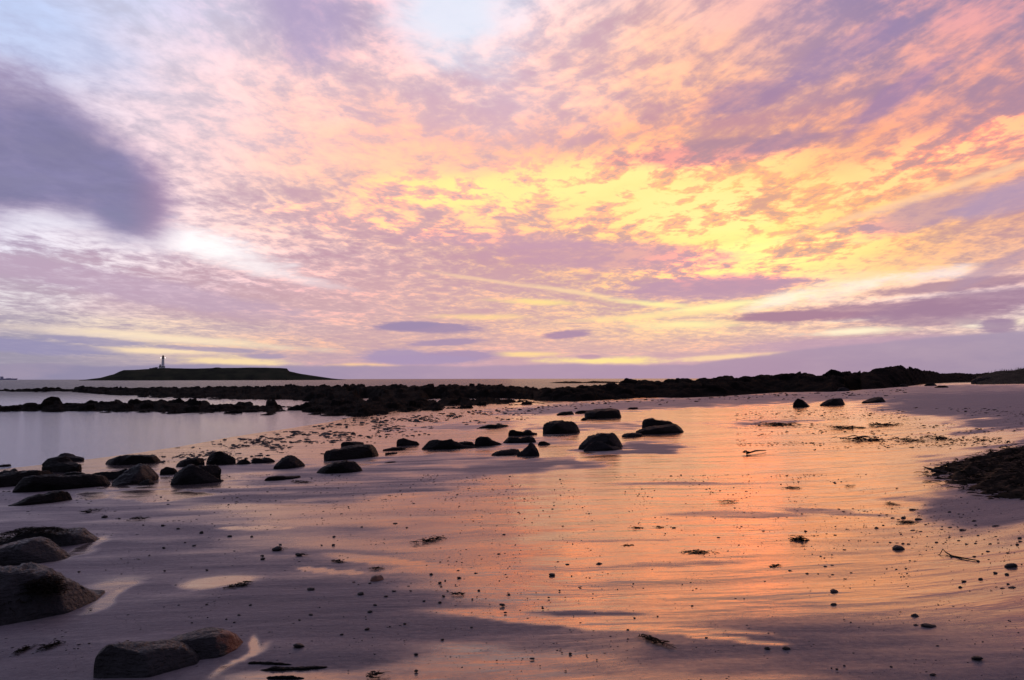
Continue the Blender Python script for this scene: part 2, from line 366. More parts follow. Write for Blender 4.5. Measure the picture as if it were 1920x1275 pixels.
# ------------------------------------------------------------------ materials
def material(name):
    m = bpy.data.materials.new(name); m.use_nodes = True; nt = m.node_tree; nt.nodes.clear()
    q = G(nt); b = q.n('ShaderNodeBsdfPrincipled'); o = q.n('ShaderNodeOutputMaterial'); nt.links.new(b.outputs[0], o.inputs[0])
    return m, q, b
def bump(q, h, dist=1.0, strength=1.0):
    o = q.n('ShaderNodeBump'); q.ln(h, o.inputs['Height']); o.inputs['Distance'].default_value = dist; o.inputs['Strength'].default_value = strength
    return o.outputs[0]
def rock_mat(name, c1, c2, scale=6.0, rough=.55, stain=None, stain_at=None, bumpd=.02, spec=.4):
    m, q, b = material(name)
    p = q.n('ShaderNodeTexCoord').outputs['Object']
    a = q.noise(p, scale * .35, 6, .6); f = q.noise(p, scale * 3, 5, .65)
    c = q.ramp(q.add(q.mul(a, .65), q.mul(f, .35)), [(.32, c1), (.5, tuple((x + y) / 2 for x, y in zip(c1, c2))), (.66, c2)])[0]
    if stain:
        d = q.v('LENGTH', q.v('MULTIPLY', q.v('SUBTRACT', p, stain_at[:3]), (1 / stain_at[3], 1 / stain_at[3], 1 / stain_at[3])))
        c = q.mix(q.mul(q.sm(q.add(d, q.mul(q.sub(q.noise(p, scale * 2, 4), .5), 1.6)), 1.1, .5), .8), c, stain)
    q.ln(c, b.inputs['Base Color'])
    q.ln(q.mr(f, .3, .7, rough - .15, rough + .2), b.inputs['Roughness'])
    b.inputs['Specular IOR Level'].default_value = spec
    strata = q.noise(q.v('MULTIPLY', p, (1.0, 1.0, 4.5)), scale * 1.2, 5, .6)
    q.ln(bump(q, q.add(q.add(a, q.mul(f, .25)), q.mul(strata, .5)), bumpd), b.inputs['Normal'])
    return m
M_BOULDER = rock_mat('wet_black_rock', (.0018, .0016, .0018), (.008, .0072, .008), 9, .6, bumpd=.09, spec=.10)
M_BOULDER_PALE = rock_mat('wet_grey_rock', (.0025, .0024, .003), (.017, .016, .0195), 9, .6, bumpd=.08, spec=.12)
M_STONE = rock_mat('smooth_grey_sandstone', (.005, .005, .0065), (.052, .050, .058), 9, .45, bumpd=.13, spec=.22)
M_REEF = rock_mat('weeded_reef_rock', (.002, .002, .002), (.012, .010, .009), 2.2, .95, bumpd=.25, spec=.03)
M_PEBBLE = rock_mat('dark_pebble', (.006, .0055, .007), (.035, .03, .03), 60, .5, bumpd=.003, spec=.25)
m_, q, b = material('wet_kelp'); M_KELP = m_
q.ln(q.ramp(q.noise(q.n('ShaderNodeTexCoord').outputs['Object'], 25, 3), [(.35, (.004, .0035, .003)), (.7, (.016, .011, .007))])[0], b.inputs['Base Color'])
b.inputs['Roughness'].default_value = .7; b.inputs['Specular IOR Level'].default_value = .06
m_, q, b = material('dark_turf'); M_TURF = m_
p = q.n('ShaderNodeTexCoord').outputs['Object']
q.ln(q.ramp(q.noise(p, .03, 8, .65), [(.35, (.026, .027, .024)), (.55, (.046, .050, .034)), (.7, (.068, .060, .044))])[0], b.inputs['Base Color'])
b.inputs['Roughness'].default_value = 1.0; b.inputs['Specular IOR Level'].default_value = .0
m_, q, b = material('dune_turf'); M_DUNE = m_
p = q.n('ShaderNodeTexCoord').outputs['Object']
q.ln(q.ramp(q.noise(p, 1.3, 6, .6), [(.35, (.035, .030, .025)), (.65, (.09, .074, .058))])[0], b.inputs['Base Color'])
b.inputs['Roughness'].default_value = 1.0; b.inputs['Specular IOR Level'].default_value = .0
m_, q, b = material('marram_blades'); M_MARRAM = m_
q.ln(q.ramp(q.noise(q.n('ShaderNodeTexCoord').outputs['Object'], 5, 3), [(.3, (.07, .065, .035)), (.7, (.20, .16, .10))])[0], b.inputs['Base Color'])
b.inputs['Roughness'].default_value = .8
def paint(name, c, rough=.6, emit=0.0):
    m, q, b = material(name)
    n_ = q.noise(q.n('ShaderNodeTexCoord').outputs['Object'], .6, 4)
    q.ln(q.mix(n_, tuple(x * .85 for x in c), c), b.inputs['Base Color']); b.inputs['Roughness'].default_value = rough
    if emit: b.inputs['Emission Color'].default_value = (1, .98, .95, 1); b.inputs['Emission Strength'].default_value = emit
    return m

# ------------------------------------------------------------------ the lie of the sand, from levelled points (pixel of the photo, height)
LEV = [(-500,1000,.05),(-500,900,-.15),(-500,800,-.6),(0,880,0),(250,850,0),(430,820,0),(560,800,0),(650,785,0),(700,776,.02),
 (0,800,-.5),(300,790,-.4),(0,840,-.22),(450,790,-.15),(0,950,.10),(0,1050,.15),(0,1270,.22),(300,900,.08),(300,1000,.16),(300,1250,.26),
 (600,850,.08),(600,950,.18),(600,1250,.28),(800,800,.08),(960,762,.10),(960,820,.15),(960,900,.22),(960,1100,.29),(960,1270,.31),
 (1200,747,.28),(1200,800,.24),(1200,900,.28),(1200,1250,.33),(1440,737,.55),(1440,770,.36),(1440,850,.31),(1440,1000,.33),(1440,1250,.35),
 (1600,733,.8),(1740,719,1.12),(1740,760,.70),(1740,850,.45),(1740,1000,.40),(1740,1250,.38),(1900,716,1.25),(1900,760,.88),(1900,830,.62),
 (1900,950,.5),(1900,1200,.42),(2500,740,1.5),(2500,900,1.1),(2500,1200,.6),(960,1900,.31),(200,2200,.27),(1700,2200,.36)]
def flat_hit(px, py, h):
    d = ray(px, py); s = (h - CAM.z) / d.z; return CAM.x + d.x * s, CAM.y + d.y * s
_c = np.array([(math.atan2(*flat_hit(a, b_, h)) * 2.2, math.log(math.hypot(*flat_hit(a, b_, h)))) for a, b_, h in LEV]); _h = np.array([l[2] for l in LEV])
def _tps(r): return np.where(r > 1e-9, r * r * np.log(np.maximum(r, 1e-9)), 0)
_K = _tps(np.linalg.norm(_c[:, None] - _c[None], axis=2)) + np.eye(len(_h)) * .004
_P = np.hstack([np.ones((len(_h), 1)), _c]); _A = np.block([[_K, _P], [_P.T, np.zeros((3, 3))]])
_w = np.linalg.solve(_A, np.concatenate([_h, np.zeros(3)]))
EPX = [-400, 400, 700, 960, 1200, 1440, 1600, 1740, 1920, 2400]; ERR = [60, 60, 52, 68, 76, 80, 74, 120, 150, 160]
def H(x, y, micro=False):
    x = np.asarray(x, float); y = np.asarray(y, float); sh = x.shape; x = x.ravel(); y = y.ravel()
    azr = np.arctan2(x, y); r = np.hypot(x, y); ac = np.clip(azr, -.9, .9); rc = np.clip(r, 2.0, 110)
    q_ = np.stack([ac * 2.2, np.log(rc)], 1); out = np.empty(len(x))
    for i in range(0, len(x), 20000):
        s_ = slice(i, i + 20000)
        out[s_] = _tps(np.linalg.norm(q_[s_, None] - _c[None], axis=2)) @ _w[:-3] + _w[-3] + q_[s_] @ _w[-2:]
    out = np.clip(out, -.9, 1.6)
    bk = np.clip((np.abs(azr) - 1.0) / 1.2, 0, 1); out = out * (1 - bk) + np.clip(.3 + .03 * x, -.9, 1.5) * bk
    pxs = 960 + np.tan(np.clip(azr, -.7, .7)) * F_PX; re = np.interp(pxs, EPX, ERR)
    fall = np.clip((r / re - 1) / .35, 0, 1); out = out * (1 - fall) - 1.6 * fall
    if micro:
        k_ = 1 / (1 + np.exp(-(out - .03) * 60))
        out = out + k_ * (.030 * (fbm(x * .35, y * .55, 3, 3) - .5) + .010 * (fbm(x * 1.1, y * 2.2, 3, 8) - .5))
    return out.reshape(sh)
def hit(px, py, floor=-9.0):
    d = ray(px, py); t_ = math.tan(-math.asin(d.z)); hor = Vector((d.x, d.y)).normalized(); D = 12.0
    for _ in range(60):
        D = .5 * D + .5 * (CAM.z - max(floor, float(H(hor.x * D, hor.y * D)))) / max(t_, 1e-4)
    return Vector((hor.x * D, hor.y * D, max(floor, float(H(hor.x * D, hor.y * D)))))

# ------------------------------------------------------------------ sand
azs = np.concatenate([np.radians(np.linspace(-42, 42, 640)), np.radians(np.arange(46, 318, 6.0))])
rs = np.concatenate([[.4, .8], np.geomspace(1.2, 200, 420), [300, 700, 3000, 15000, 45000]])
RR, AA = np.meshgrid(rs, azs, indexing='ij'); X = RR * np.sin(AA); Y = RR * np.cos(AA); Z = H(X, Y, True)
Z = np.where(RR > 250, -3.0, Z)
FINE_ = 1
# wetness of the sand: damp dull places and films of standing water, as they lie on this beach, plus a lower-right dulling for the dimmer sky reflection
def topix(x, y, z):
    v0 = np.stack([x - CAM.x, y - CAM.y, z - CAM.z], -1) @ np.array(CAMROT)
    return W_PX / 2 + v0[..., 0] / np.maximum(-v0[..., 2], .05) * F_PX, H_PX / 2 - v0[..., 1] / np.maximum(-v0[..., 2], .05) * F_PX
PX, PY = topix(X, Y, Z)
wx_, wy_ = X * 1.3, Y * 1.3
PXw = PX + (fbm(wx_, wy_, 4, 21) - .5) * 190; PYw = PY + (fbm(X * .8, Y * 1.9, 5, 31) - .5) * 60 * np.clip((PY - 700) / 300, .15, 1.3)
wet = np.full(X.shape, .78)
def spot(px, py, rx, ry, ang, val, soft=1.0, wf=1.0):
    global wet
    PXq, PYq = PX + wf * (PXw - PX), PY + wf * (PYw - PY)
    c_, s_ = math.cos(R(ang)), math.sin(R(ang)); u = (PXq - px); w_ = -(PYq - py)
    d = np.hypot((u * c_ + w_ * s_) / rx, (w_ * c_ - u * s_) / ry); k_ = np.clip((1 + soft / 2 - d) / soft, 0, 1); k_ = k_ * k_ * (3 - 2 * k_)
    wet = wet * (1 - k_) + val * k_
for s_ in ((200,1150,560,160,0,.16),(560,1165,330,62,0,.12),(250,1040,420,55,2,.22),(120,960,260,42,2,.32),(60,915,260,22,3,.35),
 (620,915,330,20,4,.30),(760,870,160,14,5,.30),(1000,872,180,14,4,.22),(1190,842,90,11,3,.12),(980,830,120,9,3,.4),(860,800,130,8,4,.4),
 (1330,752,330,10,3,.18),(1100,765,170,9,3,.25),(1560,745,180,8,3,.25),(1850,765,210,30,6,.03),(1780,750,130,20,2,.05),(1900,810,110,28,8,.05),(1760,730,200,9,1,.3),
 (1450,793,110,5,1,.25),(1120,800,120,7,2,.35),(1840,925,150,62,-4,.05),(1745,875,60,10,6,.2),
 (1150,1205,330,32,-6,.5),(1640,1236,480,70,-3,.36),(900,1190,220,40,-3,.25),(1480,1215,150,18,-6,.3),(1300,1262,300,16,0,.55),  # the widest spot here is painted dull to darken the reflected sky
 (740,1010,330,26,3,.6),(930,935,200,10,3,.55),
 (450,880,150,10,2,.35),(560,893,140,8,3,.35)):
    spot(*s_)
for s_ in ((1480,905,260,60,0,.97),(290,930,80,8,4,1.0),(160,935,30,6,0,.95),
 (680,1268,150,18,-2,.9),(1060,1165,190,12,-4,1.0),(1250,1182,200,7,-6,.9),(235,907,22,8,0,1.0),(345,905,60,6,0,.9),(800,1256,150,16,0,.8),
 (1480,905,260,60,0,.97),(1200,990,330,45,0,.9),(1650,800,160,22,2,.95),(1120,822,60,12,0,.9),(1180,855,70,8,0,1.0),(1750,838,240,13,8,.95),(870,1072,150,14,-6,.9)):
    spot(*s_, soft=.9)
for s_ in ((415,1088,62,8,6,.95),(375,1097,35,5,0,.9),(480,992,62,3,0,1.0),(222,1098,46,12,8,.72),(205,1122,62,5,26,.85),(165,1022,42,4,20,.9),(130,1040,45,4,16,.9),(482,1208,18,7,60,.85),(452,1236,55,6,30,.85),(540,1264,120,12,2,.85)):
    spot(*s_, soft=1.3, wf=.32)
for s_ in ((415,1089,56,7,6,.97),(480,992,58,2.6,0,1.0),(990,1158,120,6,-3,1.0),(1200,1176,120,5,-7,1.0),(1350,1200,130,4,-6,.95),(1130,1122,150,7,2,1.0),(1380,1120,140,5,4,1.0),(1120,1082,120,9,0,1.0),(720,1050,110,6,-5,.95),
    (1050,1040,110,5,2,1.0),(1300,1035,160,7,0,1.0),(1420,1000,180,6,-2,1.0),(1480,930,160,10,0,1.0),(620,1068,60,4,-6,.95),(1100,1148,110,4,0,.2),(900,1172,90,5,-3,.2),(1250,1060,140,5,2,.45),(1150,1010,150,4,0,.45),(1380,965,150,5,0,.5),(1300,905,170,4,0,.5),(1560,960,120,4,-3,.5)):
    spot(*s_, soft=.6, wf=.28)
tr = np.clip((Z - .004) / .06, 0, 1); wet = wet * tr + 1.0 * (1 - tr)
sand_faces = grid_faces(len(rs), len(azs), True)
m_, q, b = material('wet_sand'); M_SAND = m_
P = q.n('ShaderNodeNewGeometry').outputs['Position']
at = q.n('ShaderNodeAttribute', attribute_name='wet').outputs['Fac']
bend = q.noise(q.v('MULTIPLY', P, (.16, .22, 0)), 1.0, 3, .5, color=True)
P_ = q.v('ADD', P, q.v('MULTIPLY', q.v('SUBTRACT', bend, (.5, .5, .5)), (1.3, 1.5, 0)))
str_ = q.noise(q.v('MULTIPLY', P_, (.45, 2.0, 0)), 1.0, 5, .55)          # runnels and drag marks along the shore
str2 = q.mul(q.noise(q.v('MULTIPLY', P_, (1.6, 8.0, 0)), 1.0, 4, .6), q.sm(q.noise(q.v('MULTIPLY', P, (.7, 1.6, 0)), 1.0, 3, .5), .50, .72))
gr = q.noise(P, 160.0, 2, .6); lump = q.noise(P, 22.0, 4, .6)
wv = q.m('ADD', at, q.mul(q.sub(str_, .5), 1.1), clamp=True)
wv = q.add(wv, q.mul(q.sub(lump, .5), .22))
wetf = q.sm(wv, .12, .88)
tone = q.ramp(q.add(q.mul(str_, .5), q.mul(lump, .5)), [(.3, (.090, .080, .091)), (.7, (.160, .143, .160))])[0]
tone = q.mix(q.mul(q.sm(gr, .56, .70), .5), tone, (.05, .045, .05))
tone = q.mix(q.mul(wetf, .45), tone, (.050, .036, .038))
q.ln(tone, b.inputs['Base Color'])
b.inputs['Roughness'].default_value = .8; b.inputs['Specular IOR Level'].default_value = 0.0
hgt = q.add(q.add(q.mul(str_, .028), q.mul(str2, .0078)), q.add(q.mul(q.mul(lump, q.sub(1.25, wetf)), .0035), q.mul(q.mul(gr, q.sub(1.1, wetf)), .0018)))
nb = bump(q, hgt); q.ln(nb, b.inputs['Normal'])
fr = q.n('ShaderNodeFresnel'); q.ln(q.fmix(wetf, 1.5, 3.1), fr.inputs['IOR']); q.ln(nb, fr.inputs['Normal'])
gl_ = q.n('ShaderNodeBsdfGlossy'); q.ln(nb, gl_.inputs['Normal']); q.ln(q.fmix(wetf, .55, q.mr(str_, .35, .65, .05, .17)), gl_.inputs['Roughness']); q.ln(q.mix(wetf, (.90, .83, .88), (1.0, .83, .66)), gl_.inputs['Color'])
mx = q.n('ShaderNodeMixShader'); q.ln(q.mul(fr.outputs[0], q.fmix(wetf, .30, 1.0)), mx.inputs[0])
q.nt.links.new(b.outputs[0], mx.inputs[1]); q.nt.links.new(gl_.outputs[0], mx.inputs[2]); q.nt.links.new(mx.outputs[0], [n for n in q.nt.nodes if n.type == 'OUTPUT_MATERIAL'][0].inputs[0])
sand = mesh_obj('beach', np.stack([X, Y, Z], -1).reshape(-1, 3), sand_faces, M_SAND)
a_ = sand.data.attributes.new('wet', 'FLOAT', 'POINT'); a_.data.foreach_set('value', wet.ravel().astype(np.float32))
tag(sand, kind='structure')

# ------------------------------------------------------------------ sea
m_, q, b = material('sea_water'); M_SEA = m_
P = q.n('ShaderNodeNewGeometry').outputs['Position']
dist = q.v('LENGTH', P)
q.ln(q.mix(q.sm(dist, 50, 100), (.26, .25, .29), (.03, .03, .04)), b.inputs['Base Color']); q.ln(q.fmix(q.sm(dist, 60, 130), 2.7, 1.34), b.inputs['IOR'])
opn = q.sm(dist, 60, 130)
q.ln(q.fmix(opn, .10, .20), b.inputs['Roughness'])
w1 = q.noise(q.v('MULTIPLY', P, (1.0, 1.7, 1.0)), 5.0, 3, .55); w2 = q.noise(q.v('MULTIPLY', P, (.5, 1.0, 1.0)), .55, 4, .6)
hh_ = q.add(q.mul(w1, q.fmix(opn, .042, .10)), q.mul(w2, q.fmix(opn, .03, .5)))
q.ln(bump(q, hh_), b.inputs['Normal'])
df = q.n('ShaderNodeBsdfDiffuse'); df.inputs[0].default_value = (.03, .03, .04, 1); mx = q.n('ShaderNodeMixShader'); q.ln(q.mul(opn, .42), mx.inputs[0])
q.nt.links.new(b.outputs[0], mx.inputs[1]); q.nt.links.new(df.outputs[0], mx.inputs[2]); q.nt.links.new(mx.outputs[0], [n for n in q.nt.nodes if n.type == 'OUTPUT_MATERIAL'][0].inputs[0])
ra = np.concatenate([[.5], np.geomspace(3, 60000, 40)]); aa = np.radians(np.arange(0, 360, 3.0)); R2, A2 = np.meshgrid(ra, aa, indexing='ij')
sea = mesh_obj('sea', np.stack([R2 * np.sin(A2), R2 * np.cos(A2), R2 * 0], -1).reshape(-1, 3), grid_faces(len(ra), len(aa), True), M_SEA)
tag(sea, kind='structure')

# ------------------------------------------------------------------ reefs: rough sheets of rock between a front line and a crest
def reef(name, front, top, crest, rough, cell, seed, step=1.6, nt_=46, mat=None, back=1.25, gaps=(), holes=1.0, lumpy=3.5):
    """front: [(px, py)] foot towards the beach; top: [(px, py)] skyline; crest: [(px, distance ratio)]"""
    fx, fy = zip(*front); tx, ty = zip(*top); kx, kv = zip(*crest)
    xs = np.arange(min(fx), max(fx) + .1, step); t = np.concatenate([np.linspace(0, 1, nt_), 1 + np.linspace(.06, 1, 10)])
    V = np.zeros((len(t), len(xs), 3))
    for j, x in enumerate(xs):
        f = hit(x, float(np.interp(x, fx, fy)), 0.0)
        d0 = math.hypot(f.x, f.y); a, e = azel(x, float(np.interp(x, tx, ty))); d1 = d0 * float(np.interp(x, kx, kv))
        z0 = max(f.z, 0.0) - .10; z1 = CAM.z + d1 * math.tan(e)
        edge = min(1, (x - xs[0]) / 25, (xs[-1] - x) / 25); edge = max(edge, 0.0)
        for i, tt in enumerate(t):
            if tt <= 1:
                d = d0 + (d1 - d0) * tt; z = z0 + (z1 - z0) * (1 - (1 - tt) ** 1.7)
            else:
                d = d1 * (1 + (back - 1) * (tt - 1)); z = z1 - (z1 + 1.2) * (tt - 1) ** 1.3
            V[i, j] = (math.sin(a) * d, math.cos(a) * d, z)
    c1, h1 = cells(V[..., 0] / cell, V[..., 1] / (cell * 1.3), seed); c2, h2 = cells(V[..., 0] / cell * 2.7, V[..., 1] / cell * 2.1, seed + 3)
    big = fbm(V[..., 0] / cell * .22, V[..., 1] / cell * .22, 3, seed + 7) - .5
    env = np.clip(np.minimum(t * 7, 1), 0, 1)[:, None]
    endf = np.clip(np.minimum((xs - xs[0]) / 30, (xs[-1] - xs) / 30), .1, 1)[None, :]
    hmax = np.clip(V[..., 2] + .35, .15, 3)
    V[..., 2] += env * endf * rough * ((c1 * (.1 + 1.5 * h1 ** lumpy) - .38) * 1.0 + (c2 * (.3 + h2) - .42) * .42 + big * .9)
    brk = fbm(V[..., 0] * .16 + 5, V[..., 1] * .05, 4, seed + 30); V[..., 2] -= np.clip(brk - .52, 0, 1) * 4.5 * holes * np.clip(1.15 - t, 0, 1)[:, None]
    for gx, gy, rx, ry in gaps:                     # pools left among the rock, down to the water
        P_, Q_ = topix(V[..., 0], V[..., 1], np.zeros(V.shape[:2]))
        d = np.hypot((P_ - gx) / rx, (Q_ - gy) / ry) + (fbm(V[..., 0], V[..., 1], 2, 5) - .5) * .5
        k_ = np.clip((1.25 - d) / .5, 0, 1); V[..., 2] = V[..., 2] * (1 - k_) - .25 * k_
    o = mesh_obj(name, V.reshape(-1, 3), grid_faces(len(t), len(xs)), mat or M_REEF, smooth=True)
    tag(o, kind='structure'); return o
reef('reef', [(-60,733),(60,736),(140,736),(200,741),(240,745),(350,749),(420,752),(480,753.5),(565,756),(590,764),(700,766),(830,764),(960,758),(1100,749),(1230,741)],
     [(-60,733),(0,731.5),(60,730),(138,729),(142,726),(155,726),(200,727.5),(250,728),(340,727),(480,726),(560,724.5),(640,723.5),(830,723.5),(900,724),(960,726),(1010,729),(1100,727),(1160,724),(1230,722)],
     [(-60,1.06),(140,1.25),(400,1.8),(1230,1.7)], .30, 1.0, 3, step=1.5, nt_=60, holes=.2, gaps=((690,751,22,5),(818,752,24,5),(880,752,50,4.5),(945,751,40,4),(660,746,10,3),(520,755,60,5)))
reef('reef', [(-60,772),(0,773),(100,774),(250,776),(400,778.5),(480,780),(560,781),(640,783.5),(680,784.5),(720,780),(800,773),(860,770.5),(920,766),(960,762.5),(1020,759.5),(1080,757),(1160,750.5),(1200,748),(1280,746),(1340,744)],
     [(-60,762),(0,761),(40,760),(55,755),(68,755),(76,759),(82,750),(95,748.5),(112,750),(118,757),(200,755),(290,753.5),(298,749),(306,749),(312,753),(385,753.5),(400,758),(480,761),(498,760),(503,753.5),(515,754),(520,761),(560,762),(575,757),(610,754),(830,755),(960,753),(1060,748),(1160,741),(1200,736),(1340,728)],
     [(-60,1.1),(200,1.25),(600,1.35),(1340,1.3)], .24, .8, 11, step=1.2, holes=.06)
reef('rock_outcrop', [(1000,752),(1080,753),(1160,748.5),(1200,746),(1280,746),(1340,744),(1380,741.5),(1440,737.5),(1480,736),(1560,735),(1600,731.5),(1650,729),(1700,724.5),(1740,719.5),(1790,717),(1850,716),(1930,716)],
     [(1000,734),(1060,729),(1120,724),(1160,721),(1168,718.5),(1190,717.5),(1198,713),(1208,711.5),(1218,715),(1260,714),(1300,713.5),(1340,710.5),(1365,707.5),(1380,709),(1400,708.5),(1440,707),(1465,703.5),(1500,701),(1520,702),(1545,706),(1560,699),(1590,698),(1610,700),(1620,695.5),(1650,690.5),(1670,687),(1690,688),(1710,692),(1725,694.5),(1750,697),(1762,700.5),(1780,700.5),(1800,699.5),(1820,701.5),(1835,702),(1852,699),(1870,703),(1930,706)],
     [(1000,1.15),(1400,1.22),(1700,1.2),(1930,1.12)], .34, 1.7, 29, step=1.4, holes=.12, lumpy=1.8)
reef('reef', [(1030,718),(1060,718.8),(1110,718.5),(1150,718.3),(1185,717.8)], [(1030,717.6),(1045,716),(1080,715),(1095,716),(1110,714.6),(1150,715),(1165,716),(1185,717)], [(1030,1.04),(1185,1.06)], .12, 2.5, 5, nt_=12, back=1.05)

# dune at the right edge
def dune():
    xs = np.arange(1832, 2300, 3.0); t = np.linspace(0, 1, 24); V = np.zeros((24, len(xs), 3))
    for j, x in enumerate(xs):
        top = float(np.interp(x, [1832, 1850, 1868, 1880, 1900, 1925, 2000, 2300], [707, 702, 696, 695, 694, 690, 684, 672]))
        a, e = azel(x, top); d0 = 92; d1 = 118
        for i, tt in enumerate(t):
            d = d0 + 45 * tt; z1 = CAM.z + d1 * math.tan(e); s_ = min(tt / .58, 1); z = .9 + (z1 - .9) * (s_ * s_ * (3 - 2 * s_)) - (max(tt - .58, 0) / .42) ** 2 * .6
            V[i, j] = (math.sin(a) * d, math.cos(a) * d, z)
    V[..., 2] += (fbm(V[..., 0] * .5, V[..., 1] * .3, 4, 2) - .5) * .35
    return tag(mesh_obj('dune', V.reshape(-1, 3), grid_faces(24, len(xs)), M_DUNE), kind='structure'), V
dn, DV = dune()
rng = random.Random(4); vs, fs = [], []
flat = DV.reshape(-1, 3)
for _ in range(2600):
    c = flat[rng.randrange(len(flat))] + np.array([rng.uniform(-.4, .4), rng.uniform(-.6, .6), -.03]); n0 = len(vs)
    a = rng.uniform(0, 6.28); l = rng.uniform(.15, .45); w_ = .025; tl = rng.uniform(0, .5) * l; b_ = rng.uniform(0, 6.28)
    vs += [(c[0] - math.cos(a) * w_, c[1] - math.sin(a) * w_, c[2]), (c[0] + math.cos(a) * w_, c[1] + math.sin(a) * w_, c[2]), (c[0] + math.cos(b_) * tl, c[1] + math.sin(b_) * tl, c[2] + l)]
    fs.append([n0, n0 + 1, n0 + 2])
tag(mesh_obj('dune_grass', vs, fs, M_MARRAM, smooth=False), 'pale marram grass along the crest of the dune at the right edge', kind='stuff')

# ------------------------------------------------------------------ island with its lighthouse
ID = 1770.0
IP = [(148,712.4),(160,711.4),(189,708),(213,702),(224,697.5),(232,695),(262,694),(281,692.5),(302,691.2),(370,691.6),(398,690.8),(404,689.6),(410,689.6),(416,690.6),(500,690),(525,690.5),(538,691.6),(542,696.5),(562,700.5),(595,705.5),(622,709.2),(644,711.2),(655,712.4)]
xs = np.arange(148, 655.5, 1.5); t = np.linspace(-1, 1, 41); V = np.zeros((41, len(xs), 3))
for j, x in enumerate(xs):
    a, e = azel(x, float(np.interp(x, *zip(*IP)))); z1 = max(CAM.z + ID * math.tan(e), 0.1)
    for i, tt in enumerate(t):
        d = ID + tt * 170; s_ = 1 - abs(tt) ** 2.2
        z = z1 * min(1, (1 - abs(tt)) * 2.6) ** .7 if tt < 0 else z1 * (1 - tt ** 1.5)
        V[i, j] = (math.sin(a) * d, math.cos(a) * d, z - .4)
V[..., 2] += (fbm(V[..., 0] * .03, V[..., 1] * .03, 4, 3) - .5) * np.clip(V[..., 2] * .16, 0, 1.8)
tag(mesh_obj('island', V.reshape(-1, 3), grid_faces(41, len(xs)), M_TURF), kind='structure')

class MB:
    def __init__(s): s.v, s.f = [], []
    def box(s, c, d, rz=0):
        n0 = len(s.v); c_, s_ = math.cos(rz), math.sin(rz)
        for k in range(8):
            x, y, z = [(1 if k >> i & 1 else -1) * d[i] / 2 for i in range(3)]
            s.v.append((c[0] + x * c_ - y * s_, c[1] + x * s_ + y * c_, c[2] + z))
        for f in ((0,2,3,1),(4,5,7,6),(0,1,5,4),(2,6,7,3),(0,4,6,2),(1,3,7,5)): s.f.append([n0 + i for i in f])
        return s
    def lathe(s, c, prof, n=20):
        n0 = len(s.v)
        for r_, z in prof:
            for k in range(n): s.v.append((c[0] + r_ * math.cos(6.2832 * k / n), c[1] + r_ * math.sin(6.2832 * k / n), c[2] + z))
        for i in range(len(prof) - 1):
            for k in range(n): s.f.append([n0 + i * n + k, n0 + i * n + (k + 1) % n, n0 + (i + 1) * n + (k + 1) % n, n0 + (i + 1) * n + k])
        s.f.append([n0 + k for k in range(n)][::-1]); s.f.append([n0 + (len(prof) - 1) * n + k for k in range(n)]); return s
    def gable(s, c, d, h):
        """a ridge roof along x on a box top"""
        n0 = len(s.v); x, y = d[0] / 2, d[1] / 2
        s.v += [(c[0]-x,c[1]-y,c[2]),(c[0]+x,c[1]-y,c[2]),(c[0]+x,c[1]+y,c[2]),(c[0]-x,c[1]+y,c[2]),(c[0]-x,c[1],c[2]+h),(c[0]+x,c[1],c[2]+h)]
        for f in ((0,1,5,4),(2,3,4,5),(0,4,3),(1,2,5),(0,3,2,1)): s.f.append([n0 + i for i in f])
        return s
    def build(s, name, mat, parent=None, smooth=False): return mesh_obj(name, s.v, s.f, mat, parent, smooth)
M_WHITE = paint('whitewash', (.80, .80, .86)); M_SLATE = paint('slate_roof', (.03, .03, .035)); M_GLASS = paint('lantern_glass', (.05, .04, .04), .2)
M_LAMP = paint('lamp_glow', (.9, .9, .9), .5, 6.0); M_DARKM = paint('dark_render', (.035, .036, .04)); M_SHIPH = paint('ship_hull_hazed', (.42, .40, .60)); M_SHIPW = paint('ship_upperworks_hazed', (.5, .48, .66))  # both ship colours include the pale blue of distance haze
M_COT = paint('pale_cottage_wall', (.16, .16, .18))
def island_pt(px, py, d=ID):
    a, e = azel(px, py); return Vector((math.sin(a) * d, math.cos(a) * d, CAM.z + d * math.tan(e)))
def obj_at(name, px, py, d, label, cat, rot=None, group=None):
    p_ = island_pt(px, py, d); o = empty(name, p_); o.rotation_euler.z = -azel(px, py)[0] if rot is None else rot
    tag(o, label, cat, group); return o
K = ID / F_PX   # metres per photo pixel out there
lh = obj_at('lighthouse', 305.3, 692.2, ID - 3, 'tall pale lighthouse with two bright lamps on the low island', 'lighthouse')
MB().lathe((0,0,0), [(3.3,0),(3.2,2),(2.7,13),(2.4,22.0),(2.5,22.3)]).build('tower', M_WHITE, lh, True)
MB().lathe((0,0,22.3), [(3.6,0),(3.8,.3),(3.8,.6),(2.0,.7)]).build('gallery', M_DARKM, lh)
MB().lathe((0,0,23.0), [(2.0,0),(2.0,3.2)], 12).build('lantern', M_GLASS, lh)
MB().lathe((0,0,26.2), [(2.3,0),(1.8,1.2),(.7,2.4),(.25,3.0),(.2,3.6)], 16).build('dome', M_DARKM, lh, True)
for sx in (-1, 1):
    MB().lathe((sx * 4.0, -2.6, 22.8), [(.12,0),(.38,.15),(.48,.42),(.38,.68),(.12,.84)], 12).build('lamp', M_LAMP, lh, True)
lt = obj_at('low_light_tower', 300.2, 692.4, ID - 8, 'short pale tower standing just left of the tall lighthouse', 'tower')
MB().lathe((0,0,0), [(1.9,0),(1.6,7.5),(2.1,7.7),(2.1,8.1)]).build('tower', M_WHITE, lt, True); MB().lathe((0,0,8.1), [(1.4,0),(1.4,1.3),(.2,2.3)]).build('lantern', M_DARKM, lt)
